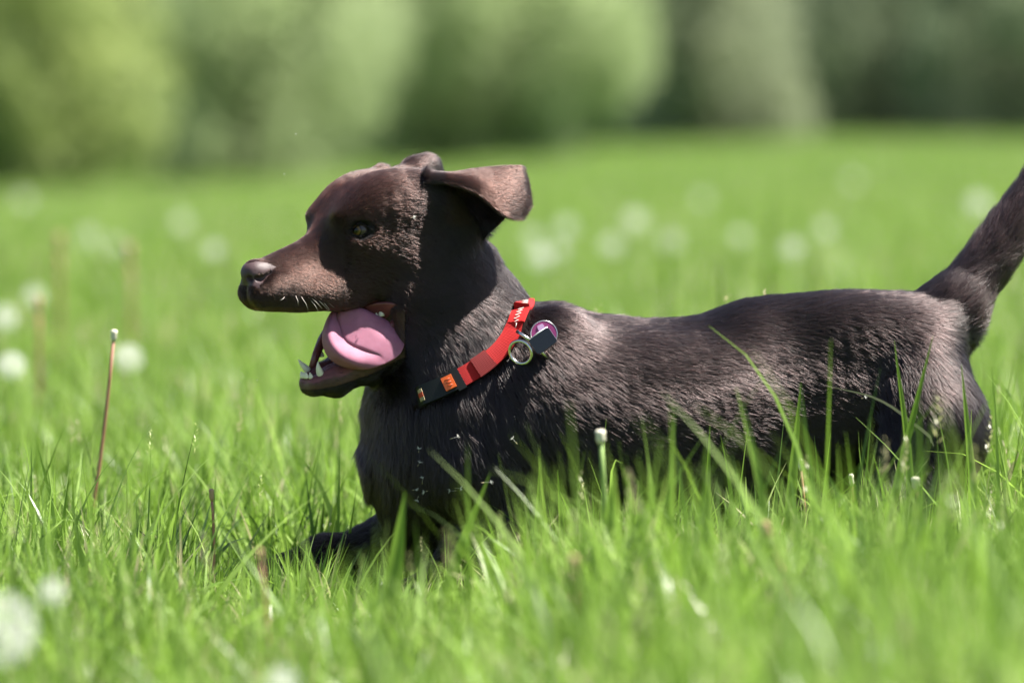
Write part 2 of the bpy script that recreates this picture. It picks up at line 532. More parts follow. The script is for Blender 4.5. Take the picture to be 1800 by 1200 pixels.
# trunk
loft([(655, 800, 860, 0.03), (700, 715, 955, 0.062), (760, 640, 985, 0.083), (830, 570, 985, 0.098), (900, 535, 968, 0.108),
      (960, 531, 948, 0.113), (1040, 551, 945, 0.116), (1130, 562, 938, 0.113), (1220, 556, 930, 0.106), (1300, 530, 918, 0.097),
      (1380, 519, 902, 0.088), (1440, 517, 880, 0.086), (1510, 521, 850, 0.084), (1570, 529, 825, 0.082), (1620, 542, 815, 0.078),
      (1670, 575, 795, 0.070), (1698, 640, 790, 0.05), (1712, 700, 770, 0.02)], 0.03)
for sg in (-1, 1):
    yy = YB + sg * 0.048
    ell(P(935, 690, YB + sg * 0.066), (0.060, 0.036, 0.092), 0.03, rot=-25)             # shoulder
    ell(P(880, 800, YB + sg * 0.062), (0.065, 0.036, 0.060), 0.03, rot=20)
    ell(P(1636, 735, YB + sg * 0.062), (0.050, 0.050, 0.090), 0.024, rot=8)             # thigh
    ell(P(1550, 580, YB + sg * 0.034), (0.075, 0.034, 0.026), 0.04)                     # hip
    ell(P(1120, 740, YB + sg * 0.058), (0.15, 0.05, 0.085), 0.03)                       # ribs
# near hind leg
chain([(P(1640, 750, -0.025), 82), (P(1590, 880, -0.045), 52), (P(1640, 950, -0.045), 34)], 0.03)
chain([(P(1590, 890, -0.045), 46), (P(1700, 975, -0.04), 26), (P(1722, 1000, -0.04), 24)], 0.02)
chain([(P(1722, 1000, -0.04), 23), (P(1690, 1060, -0.05), 22), (P(1640, 1078, -0.055), 26), (P(1610, 1082, -0.055), 22)], 0.015)
# far hind leg
chain([(P(1650, 740, 0.11), 80), (P(1560, 860, 0.13), 50), (P(1690, 960, 0.13), 26), (P(1640, 1045, 0.125), 22), (P(1580, 1060, 0.12), 24)], 0.025)
# prosternum and neck
chain([(P(780, 640, 0.045), 124), (P(788, 790, 0.05), 126), (P(800, 880, 0.05), 114)], 0.04)
chain([(HM(748, 455), 98), (P(786, 560, 0.05), 116), (P(800, 690, 0.05), 145)], 0.03)
chain([(P(822, 470, 0.05), 50), (P(842, 545, 0.055), 66), (P(868, 610, 0.055), 72)], 0.02)
# near fore leg: upper arm back to the elbow, fore arm coming forward under the chest
chain([(P(830, 815, 0.0), 78), (P(915, 905, -0.02), 56)], 0.03)
chain([(P(915, 915, -0.02), 50), (P(815, 985, -0.035), 37), (P(722, 1050, -0.04), 27)], 0.02)
chain([(P(722, 1050, -0.04), 28), (P(668, 1064, -0.042), 29), (P(640, 1072, -0.042), 22)], 0.012)
# far fore leg stretched out in front
chain([(P(760, 840, 0.09), 80), (P(735, 925, 0.10), 55), (P(668, 962, 0.10), 42), (P(570, 980, 0.095), 33), (P(508, 1000, 0.09), 28)], 0.025)
chain([(P(508, 1002, 0.09), 28), (P(484, 1014, 0.088), 29), (P(462, 1026, 0.086), 23)], 0.012)
for ccx, ccy, yy in ((462, 1030, 0.086), (636, 1074, -0.042), (1606, 1082, -0.055)):
    for dyy in (-0.018, -0.006, 0.006, 0.018):
        cone(P(ccx + 14, ccy, yy + dyy), P(ccx - 8 + abs(dyy) * 600, ccy + 6, yy + dyy), 13, 11, 0.004)
# tail
TL = catmull(np.array([(1596, 585, 46), (1650, 564, 58), (1706, 500, 43), (1769, 410, 36), (1834, 312, 28), (1890, 222, 19), (1916, 176, 8)], float), 30)
chain([(P(a, b_, 0.055 + 0.13 * max(0, (a - 1640) / 276) ** 1.2), r) for a, b_, r in TL], 0.005)
cone(P(1600, 590, 0.055), P(1660, 570, 0.055), 44, 48, 0.035)
# skull and upper jaw
loft([(436, 470, 524, 0.013), (452, 459, 538, 0.0200), (475, 448, 545, 0.0240), (505, 434, 548, 0.0262), (532, 420, 548, 0.0280), (550, 405, 546, 0.0300),
      (566, 379, 545, 0.0330), (582, 354, 544, 0.0375), (600, 334, 543, 0.0420), (625, 318, 543, 0.0475), (660, 308, 545, 0.0530),
      (700, 305, 550, 0.0570), (740, 307, 560, 0.0580), (775, 316, 570, 0.0540), (800, 335, 560, 0.044)], 0.016, head=True, taper=0.10, power=2.35)
ell(HM(462, 517, 0.0105), (0.022, 0.0125, 0.017), 0.008, head=True, rot=-8)
ell(HM(462, 517, -0.0105), (0.022, 0.0125, 0.017), 0.008, head=True, rot=-8)
for sg in (-1, 1):
    ell(HM(510, 508, sg * 0.0185), (0.034, 0.0115, 0.021), 0.012, head=True, rot=0)      # flews
    ell(HM(575, 512, sg * 0.0280), (0.036, 0.010, 0.018), 0.014, head=True, rot=3)
    ell(HM(590, 373, sg * 0.0290), (0.018, 0.012, 0.0090), 0.018, head=True, rot=20)      # brow
    ell(HM(640, 428, sg * 0.0370), (0.036, 0.009, 0.010), 0.022, head=True, rot=-12)     # cheekbone
    ell(HM(728, 508, sg * 0.0430), (0.046, 0.021, 0.062), 0.026, head=True, rot=-14)      # masseter
    ell(HM(672, 352, sg * 0.0300), (0.045, 0.022, 0.024), 0.03, head=True, rot=5)         # temple
    ell(HM(612, 408, sg * 0.0345), (0.0135, 0.0105, 0.0125), 0.010, head=True)            # eye bulge
    # lower jaw, two sides
    chain([(HM(549, 674, sg * 0.0095), 16), (HM(578, 664, sg * 0.015), 23), (HM(622, 641, sg * 0.022), 25), (HM(690, 588, sg * 0.036), 30)], 0.008)
ell(HM(745, 575, 0.0), (0.05, 0.046, 0.045), 0.03, head=True)
chain([(HM(552, 680, 0), 12), (HM(590, 676, 0), 16), (HM(650, 645, 0), 24), (HM(735, 600, 0), 44)], 0.012)
cone(HM(552, 652, 0), HM(640, 612, 0), 9, 20, 0.005, op='-')
# furrow between the brows, tear line
# nose pad
ell(HM(449, 481, 0), (0.0155, 0.0168, 0.0150), 0.004, head=True, rot=14)
for sg in (-1, 1):
    ell(HM(447, 488, sg * 0.0085), (0.0085, 0.0068, 0.0085), 0.004, head=True)
    cone(HM(434, 488, sg * 0.0075), HM(446, 489, sg * 0.0160), 5.0, 5.5, 0.002, op='-')
    cone(HM(447, 489, sg * 0.0165), HM(462, 478, sg * 0.0175), 3.6, 2.4, 0.0015, op='-')
cone(HM(428, 500, 0), HM(438, 535, 0), 1.6, 1.6, 0.004, op='-')
# eye opening and lids
EYE = HV(632, 405, 0.0345)
EYR = 0.0120
def eye_centre(sg):
    e = EYE - LT * 0.0345
    return e + LT * sg * 0.0345
for sg in (-1, 1):
    e = eye_centre(sg)
    out = (LT * sg * 0.86 + FW * 0.42 + np.array([0, 0, 0.05])); out /= np.linalg.norm(out)
    fr = np.cross(out, (0, 0, 1)); fr /= np.linalg.norm(fr)
    if fr @ FW < 0: fr = -fr
    ell(e + out * 0.0005, (0.0139, 0.0139, 0.0139), 0.004)
    cone(e + out * 0.0150 + fr * 0.0088 + np.array([0, 0, -0.0016]), e + out * 0.0150 - fr * 0.0082 + np.array([0, 0, 0.0004]), 11.0, 11.0, 0.0025, op='-')
    cone(e + out * 0.0155 + np.array([0, 0, 0.001]), e + out * 0.0150, 17, 17, 0.002, op='-')
    for zz, zc in ((0.0074, 0.0056), (-0.0070, -0.0068)):
        a = e + out * 0.0104 + fr * 0.0128 + np.array([0, 0, -0.003])
        m = e + out * 0.0120 + np.array([0, 0, zz])
        b = e + out * 0.0104 - fr * 0.0123 + np.array([0, 0, 0.0005])
        for q, w in ((a, m), (m, b)):
            cone(q, w, 2.0, 2.2, 0.002)
# far ear, folded back over the skull
chain([(HV(700, 312, -0.040), 14), (HV(726, 300, -0.046), 14), (HV(748, 295, -0.050), 15), (HV(760, 305, -0.052), 14)], 0.02)
ell(HV(668, 303, -0.022), (0.007, 0.006, 0.006), 0.010, head=True)
# near ear root
chain([(HV(738, 330, 0.040), 16), (HV(768, 362, 0.046), 18), (HV(818, 408, 0.052), 16)], 0.02)

def surface_nets(D, xs, ys, zs):
    S = D < 0
    c = np.zeros((D.shape[0] - 1, D.shape[1] - 1, D.shape[2] - 1), np.int8)
    for i in (0, 1):
        for j in (0, 1):
            for k in (0, 1):
                c += S[i:D.shape[0] - 1 + i, j:D.shape[1] - 1 + j, k:D.shape[2] - 1 + k]
    act = np.argwhere((c > 0) & (c < 8))
    idx = np.full(c.shape, -1, np.int32); idx[act[:, 0], act[:, 1], act[:, 2]] = np.arange(len(act))
    acc = np.zeros((len(act), 3)); cnt = np.zeros(len(act))
    X = np.stack([np.asarray(A, np.float64) for A in (xs,)], 0)[0]; Yv = np.asarray(ys, np.float64); Zv = np.asarray(zs, np.float64)
    cor = [(i, j, k) for i in (0, 1) for j in (0, 1) for k in (0, 1)]
    for a in range(8):
        for b in range(a + 1, 8):
            if sum(abs(cor[a][q] - cor[b][q]) for q in range(3)) != 1: continue
            A = act + cor[a]; B = act + cor[b]
            da = D[A[:, 0], A[:, 1], A[:, 2]].astype(float); db = D[B[:, 0], B[:, 1], B[:, 2]].astype(float)
            m = (da < 0) != (db < 0)
            t = np.where(m, da / np.where(m, da - db, 1), 0)[:, None]
            pa = np.stack([X[A[:, 0]], Yv[A[:, 1]], Zv[A[:, 2]]], 1); pb = np.stack([X[B[:, 0]], Yv[B[:, 1]], Zv[B[:, 2]]], 1)
            acc += np.where(m[:, None], pa + (pb - pa) * t, 0); cnt += m
    V = acc / cnt[:, None]
    F = []
    for ax in range(3):
        a1, a2 = (ax + 1) % 3, (ax + 2) % 3
        s0 = [slice(None)] * 3; s1 = [slice(None)] * 3
        s0[ax] = slice(0, -1); s1[ax] = slice(1, None)
        for q in (a1, a2): s0[q] = slice(1, -1); s1[q] = slice(1, -1)
        A, B = S[tuple(s0)], S[tuple(s1)]
        e = np.argwhere(A != B); inside = A[e[:, 0], e[:, 1], e[:, 2]]
        base = e.copy()                 # edge starts at e (+1 on the cross axes)
        def cell(o1, o2):
            q = base.copy(); q[:, a1] += 1 + o1; q[:, a2] += 1 + o2
            return idx[q[:, 0], q[:, 1], q[:, 2]]
        f = np.stack([cell(-1, -1), cell(0, -1), cell(0, 0), cell(-1, 0)], 1)
        f[~inside] = f[~inside][:, ::-1]
        F.append(f)
    return V, np.concatenate(F)

BV, BF = surface_nets(FD, XS, YS, ZS)
del FD
# relax
def relax(V, F, it, lam=0.5):
    e = np.concatenate([F[:, [0, 1]], F[:, [1, 2]], F[:, [2, 3]], F[:, [3, 0]]])
    n = len(V)
    for s in range(it):
        cnt = np.bincount(e.ravel(), minlength=n).astype(float)
        acc = np.stack([np.bincount(e[:, 0], V[e[:, 1], q], n) + np.bincount(e[:, 1], V[e[:, 0], q], n) for q in range(3)], 1)
        V = V + lam * (acc / cnt[:, None] - V)
    return V
BV = relax(BV, BF, 2, 0.6)

# ------------------------------------------------------------------ near ear, as sheets of the same body mesh
def ev(px, py, s): return HV(px, py, s)
flap = [[ev(742, 302, 0.0460), ev(742, 307, 0.0520), ev(742, 312, 0.0540), ev(741, 318, 0.0540)],
        [ev(790, 306, 0.0548), ev(790, 309, 0.0648), ev(790, 313, 0.0708), ev(788, 321, 0.0745)],
        [ev(832, 299, 0.0615), ev(835, 309, 0.0780), ev(838, 323, 0.0905), ev(836, 339, 0.0962)],
        [ev(878, 294, 0.0680), ev(882, 316, 0.0860), ev(884, 343, 0.1020), ev(876, 371, 0.1100)],
        [ev(908, 292, 0.0660), ev(916, 320, 0.0840), ev(916, 352, 0.1000), ev(897, 384, 0.1100)],
        [ev(919, 294, 0.0620), ev(928, 326, 0.0780), ev(932, 362, 0.0940), ev(917, 386, 0.1040)]]
EARV, EARF = sheet(flap, 44, 26, lambda u, v: 0.0010 + 0.0014 * (1 - u) * np.sin(np.pi * np.clip(v, 0.05, 0.95)))
conch = [[ev(738, 312, 0.0500), ev(742, 340, 0.0500), ev(762, 380, 0.0520), ev(800, 412, 0.0540), ev(842, 430, 0.0520)],
         [ev(762, 312, 0.0520), ev(772, 342, 0.0420), ev(792, 376, 0.0440), ev(818, 404, 0.0514), ev(848, 424, 0.0560)],
         [ev(800, 314, 0.0560), ev(812, 338, 0.0504), ev(830, 366, 0.0560), ev(846, 392, 0.0624), ev(858, 412, 0.0643)],
         [ev(838, 318, 0.0696), ev(852, 340, 0.0704), ev(864, 364, 0.0768), ev(870, 384, 0.0826), ev(872, 399, 0.0813)],
         [ev(870, 330, 0.0800), ev(880, 350, 0.0860), ev(886, 366, 0.0920), ev(888, 376, 0.0960), ev(886, 382, 0.0973)]]
CONV, CONF = sheet(conch, 34, 34, lambda u, v: 0.0018 + 0 * u)

nb = len(BV)
allV = np.concatenate([BV, EARV, CONV])
allF = [tuple(f) for f in BF] + [tuple(i + nb for i in f) for f in EARF] + [tuple(i + nb + len(EARV) for i in f) for f in CONF]

def head_uv(V):
    d = (V - HO) @ FW; s = (V - HO) @ LT
    mid = V - np.outer(s, LT)
    px, py = proj(mid)
    return px, py, s

hpx, hpy, hs = head_uv(allV)
vpx, vpy = proj(allV)

DOG = empty('dog', (0.1, YB, 0.0))
tag(DOG, 'chocolate brown dog crouching in tall grass, mouth open with its tongue out, head turned left', 'dog')
body = new_mesh('body', local_to(DOG, allV), allF, None, DOG)
me = body.data
me.update()
NRM = np.zeros(len(allV) * 3); me.vertices.foreach_get('normal', NRM); NRM = NRM.reshape(-1, 3)

# colour regions: 0 coat, nose leather, mouth lining, inner ear
col = np.tile(np.array([0.010, 0.0060, 0.0055]), (len(allV), 1))
bare = np.zeros(len(allV))
isb = np.arange(len(allV)) < nb
rf = (np.clip((760 - vpx) / 120, 0, 1) * np.clip((620 - vpy) / 80, 0, 1))[:, None]
col = col + (np.array([0.014, 0.0065, 0.0050]) - col) * rf
col[nb:nb + len(EARV)] = (0.013, 0.0058, 0.0045)
nose = isb & (((hpx - 448) / 27.0) ** 2 + ((hpy - 483) / 24.0) ** 2 < 1) & (np.abs(hs) < 0.019) & (hpx < 474)
col[nose] = (0.055, 0.032, 0.034); bare[nose] = 1
jaw_line = np.interp(hpx, [530, 560, 600, 640, 700], [662, 655, 640, 622, 575])
low_in = isb & (hpx > 530) & (hpx < 700) & (hpy > 560) & (hpy < jaw_line + 14) & (NRM[:, 2] > 0.15) & (np.abs(hs) < 0.05) & (vpx < 712)
up_in = isb & (hpx > 448) & (hpx < 700) & (hpy > 505) & (hpy < 575) & (NRM[:, 2] < -0.80) & (np.abs(hs) < np.interp(hpx, [450, 500, 600, 700], [.010, .018, .028, .045]))
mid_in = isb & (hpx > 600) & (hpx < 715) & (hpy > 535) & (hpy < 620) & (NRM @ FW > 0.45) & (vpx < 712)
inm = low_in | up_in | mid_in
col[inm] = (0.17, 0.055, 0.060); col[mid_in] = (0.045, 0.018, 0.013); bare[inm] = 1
lip = isb & ~inm & (((hpy > 538) & (hpy < 556) & (hpx > 445) & (hpx < 690)) | ((hpy > jaw_line - 4) & (hpy < jaw_line + 24) & (hpx > 520) & (hpx < 690))) & (vpx < 712)
col[lip] = (0.095, 0.046, 0.038); bare[lip] = np.where(hpy[lip] > 600, 0.96, 0.75)
def eye_front(sg):
    out = (LT * sg * 0.86 + FW * 0.42 + np.array([0, 0, 0.05])); out /= np.linalg.norm(out)
    return eye_centre(sg) + out * 0.012
def eye_ring(V, sg):
    d = V - eye_front(sg); d = d + FW * (d @ FW)[:, None] * -0.35
    return np.linalg.norm(d, axis=1)
eyed = np.minimum(eye_ring(allV, 1), eye_ring(allV, -1))
er = isb & (eyed < 0.0112)
col[er] = (0.006, 0.004, 0.0035); bare[er] = 0.35
con = np.arange(len(allV)) >= nb + len(EARV)
col[con] = (0.006, 0.004, 0.0035)
bare[con] = 0.25
ca = me.color_attributes.new('coat', 'FLOAT_COLOR', 'POINT')
ca.data.foreach_set('color', np.concatenate([col, bare[:, None]], 1).astype(np.float32).ravel())

m, nt, b = node_mat('dog_skin')
at = nt.nodes.new('ShaderNodeAttribute'); at.attribute_name = 'coat'
nt.links.new(at.outputs['Color'], b.inputs['Base Color'])
ms = nt.nodes.new('ShaderNodeMapRange'); ms.inputs['To Min'].default_value = 0.06; ms.inputs['To Max'].default_value = 0.35
nt.links.new(at.outputs['Alpha'], ms.inputs['Value']); nt.links.new(ms.outputs['Result'], b.inputs['Specular IOR Level'])
mr = nt.nodes.new('ShaderNodeMapRange'); mr.inputs['To Min'].default_value = 0.75; mr.inputs['To Max'].default_value = 0.5
nt.links.new(at.outputs['Alpha'], mr.inputs['Value']); nt.links.new(mr.outputs['Result'], b.inputs['Roughness'])
tc = nt.nodes.new('ShaderNodeTexCoord')
vo = nt.nodes.new('ShaderNodeTexVoronoi'); vo.inputs['Scale'].default_value = 900
bu = nt.nodes.new('ShaderNodeBump'); bu.inputs['Strength'].default_value = 0.35; bu.inputs['Distance'].default_value = 0.0006
nt.links.new(tc.outputs['Object'], vo.inputs['Vector']); nt.links.new(vo.outputs['Distance'], bu.inputs['Height'])
nt.links.new(bu.outputs['Normal'], b.inputs['Normal'])
me.materials.append(m)

bvh = BVHTree.FromPolygons([tuple(v) for v in BV], [tuple(f) for f in BF])
def hit_cam(px, py):
    d = CF + np.array([(px - 900) / FPX, 0, 0]) + CU * ((600 - py) / FPX); d /= np.linalg.norm(d)
    loc, nrm, i, ds = bvh.ray_cast(Vector(CAM), Vector(d))
    return (np.array(loc), np.array(nrm)) if loc is not None else (None, None)
CPX = catmull(np.array([(668, 715), (706, 709), (745, 697), (800, 671), (850, 642), (884, 616), (904, 586), (914, 560), (920, 541)], float), 70)
cn, cr_ = [], []
for a_, b_ in CPX:
    h, n_ = hit_cam(a_, b_)
    if h is None: continue
    cn.append(h); cr_.append(n_)
cn = np.array(cn); cr_ = np.array(cr_)
crest = np.array([P(923, 531, YB)])
mir = np.array([1, -1, 1.0])
far_p = cn[::-1] * mir + np.array([0, 2 * YB, 0]); far_n = cr_[::-1] * mir
low = P(650, 722, YB)[None]
pp = np.concatenate([cn, crest, far_p, low]); pr = np.concatenate([cr_, [[0, 0, 1.0]], far_n, [[-.8, 0, -.6]]])
# even spacing
cl = np.concatenate([pp, pp[:1]]); cl_r = np.concatenate([pr, pr[:1]])
arc = np.concatenate([[0], np.cumsum(np.linalg.norm(np.diff(cl, axis=0), axis=1))])
NL = 240
tt = np.linspace(0, arc[-1], NL, endpoint=False)
loop = np.stack([np.interp(tt, arc, cl[:, q]) for q in range(3)], 1)
lnr = np.stack([np.interp(tt, arc, cl_r[:, q]) for q in range(3)], 1)
for _ in range(30):
    loop = (np.roll(loop, 1, 0) + loop * 2 + np.roll(loop, -1, 0)) / 4
    lnr = (np.roll(lnr, 1, 0) + lnr * 2 + np.roll(lnr, -1, 0)) / 4
lnr /= np.linalg.norm(lnr, axis=1, keepdims=True)
ctr = loop.mean(0)
loop = loop + lnr * 0.0045
lpx, lpy = proj(loop)
loop = loop - lnr * (np.clip((744 - lpx) / 26, 0, 1) * 0.016)[:, None]
ltan = np.roll(loop, -1, 0) - np.roll(loop, 1, 0); ltan /= np.linalg.norm(ltan, axis=1, keepdims=True)
lac = np.cross(ltan, lnr); lac /= np.linalg.norm(lac, axis=1, keepdims=True)
lac *= np.sign(lac[:, 2:3] + 1e-9)
for _ in range(10): lac = (np.roll(lac, 1, 0) + lac * 2 + np.roll(lac, -1, 0)) / 4
lac /= np.linalg.norm(lac, axis=1, keepdims=True)
near = loop[:, 1] < YB
print('collar loop', [(int(a), int(b_)) for a, b_, n_ in zip(lpx, lpy, near) if n_][::8])


# ------------------------------------------------------------------ fur
# anchors: position, direction (in the picture plane, plus depth), hair length, lift
def dirv(dx, dy, dd=0.0):
    v = np.array([dx, dd, -dy], float); return v / np.linalg.norm(v)
def hdir(back, down, out=0.0):
    v = -FW * back + np.array([0, 0, -down]) + LT * out; return v / np.linalg.norm(v)
AN = []
def an(p, d, ln, lift=0.12): AN.append((np.asarray(p), d, ln, lift))
for sg in (1, -1):
    o = sg
    an(HM(455, 460, o * .008), hdir(1, 0.1, o * .1), .0022, .15)
    an(HM(470, 500, o * .022), hdir(1, 0.5, 0), .0028, .15)
    an(HM(500, 445, o * .012), hdir(1, 0.0, o * .1), .0035, .15)
    an(HM(510, 520, o * .026), hdir(1, 0.4, 0), .0040, .15)
    an(HM(550, 470, o * .030), hdir(1, 0.25, 0), .0055, .12)
    an(HM(560, 410, o * .018), hdir(1, -0.4, o * .3), .0050, .12)
    an(HM(590, 520, o * .036), hdir(1, 0.3, 0), .0070, .12)
    an(HM(600, 345, o * .020), hdir(1, -0.7, o * .1), .0070, .12)
    an(HM(600, 440, o * .040), hdir(1, 0.1, 0), .0065, .10)
    an(HM(650, 320, o * .030), hdir(1, -0.1, o * .2), .0095, .10)
    an(HM(660, 370, o * .045), hdir(1, 0.0, 0), .0100, .10)
    an(HM(680, 440, o * .055), hdir(1, 0.25, 0), .0120, .10)
    an(HM(700, 520, o * .060), hdir(1, 0.5, 0), .0140, .12)
    an(HM(740, 330, o * .040), hdir(1, 0.1, 0), .0110, .10)
    an(HM(760, 430, o * .058), hdir(1, 0.6, 0), .0150, .12)
    an(HM(740, 600, o * .045), hdir(0.7, 0.8, 0), .0170, .18)
    an(HM(600, 680, o * .015), hdir(1, -0.1, 0), .0055, .20)
    an(HM(560, 690, o * .010), hdir(1, 0.0, 0), .0040, .20)
    an(HM(660, 650, o * .028), hdir(1, 0.2, 0), .0100, .20)
for y in (-.06, .16):
    an(P(860, 450, y), dirv(.35, 1), .020, .12)
    an(P(900, 510, y), dirv(.6, 1), .022, .12)
    an(P(840, 560, y), dirv(.3, 1), .024, .15)
    an(P(760, 640, y), dirv(.05, 1), .026, .18)
    an(P(680, 700, y), dirv(-.1, 1), .026, .25)
    an(P(650, 800, y), dirv(0, 1), .024, .22)
    an(P(720, 860, y), dirv(.1, 1), .026, .18)
    an(P(700, 920, y), dirv(.1, 1), .020, .12)
    an(P(850, 720, y), dirv(.2, 1), .028, .18)
    an(P(940, 620, y), dirv(.75, 1), .026, .12)
    an(P(930, 760, y), dirv(.35, 1), .026, .14)
    an(P(880, 900, y), dirv(.3, 1), .020, .12)
    an(P(1000, 560, y), dirv(1, .35), .024, .10)
    an(P(1020, 680, y), dirv(1, .75), .024, .10)
    an(P(1000, 850, y), dirv(.8, 1), .024, .14)
    an(P(1130, 560, y), dirv(1, .12), .021, .10)
    an(P(1150, 700, y), dirv(1, .35), .021, .09)
    an(P(1130, 850, y), dirv(1, .6), .022, .12)
    an(P(1300, 545, y), dirv(1, .05), .020, .10)
    an(P(1300, 680, y), dirv(1, .25), .020, .09)
    an(P(1300, 830, y), dirv(1, .5), .022, .12)
    an(P(1440, 530, y), dirv(1, .05), .020, .09)
    an(P(1450, 650, y), dirv(1, .25), .020, .09)
    an(P(1480, 780, y), dirv(1, .6), .022, .12)
    an(P(1570, 545, y), dirv(1, .15), .020, .10)
    an(P(1580, 660, y), dirv(.6, .8), .020, .10)
    an(P(1660, 640, y), dirv(.5, 1), .021, .12)
    an(P(1640, 760, y), dirv(.3, 1), .020, .10)
    an(P(1720, 740, y), dirv(.2, 1), .024, .16)
    an(P(1600, 900, y), dirv(.4, 1), .014, .10)
    an(P(1710, 980, y), dirv(-.2, 1), .010, .10)
an(P(630, 720, .05), dirv(-.25, 1), .026, .30); an(P(640, 820, .05), dirv(-.05, 1), .022, .25)
an(P(905, 480, .05), dirv(.5, 1), .020, .14); an(P(960, 540, .05), dirv(1, .2), .024, .12)
an(P(1640, 580, .055), dirv(1, -.7), .022, .14); an(P(1700, 520, .03), dirv(1, -1.2, .5), .026, .30); an(P(1700, 520, .10), dirv(1, -1.2, .5), .026, .30)
an(P(1760, 430, .09), dirv(1, -1.5, .6), .028, .32); an(P(1830, 320, .13), dirv(1, -1.6, .6), .028, .32); an(P(1900, 220, .17), dirv(1, -1.5, .6), .026, .3)
an(P(1685, 640, .05), dirv(.5, .8), .022, .14)
for q in ((600, 985, .09), (520, 1010, .09)): an(P(*q), dirv(-1, .2), .009, .10)
for q in ((800, 985, -.04), (700, 1060, -.04)): an(P(*q), dirv(-1, .5), .010, .10)
for q in ((800, 306, .055), (850, 310, .07), (900, 320, .07), (920, 360, .08), (880, 360, .085)):
    an(ev(*q), hdir(1, 0.15, 0), .0055, .22)
for q in ((780, 350, .045), (830, 390, .055), (860, 350, .06)): an(ev(*q), hdir(0.6, 0.6, 0.3), .0060, .2)

def field(p):
    """smooth pseudo-noise vectors"""
    out = np.zeros_like(p)
    g = np.random.default_rng(99)
    for sc, am in ((28, 0.40), (65, 0.35), (170, 0.45), (420, 0.5)):
        for q in range(3):
            for _ in range(3):
                w = g.normal(size=3) * sc
                out[:, q] += am * np.sin(p @ w + g.uniform(0, 6.28)) / 1.7
    return out

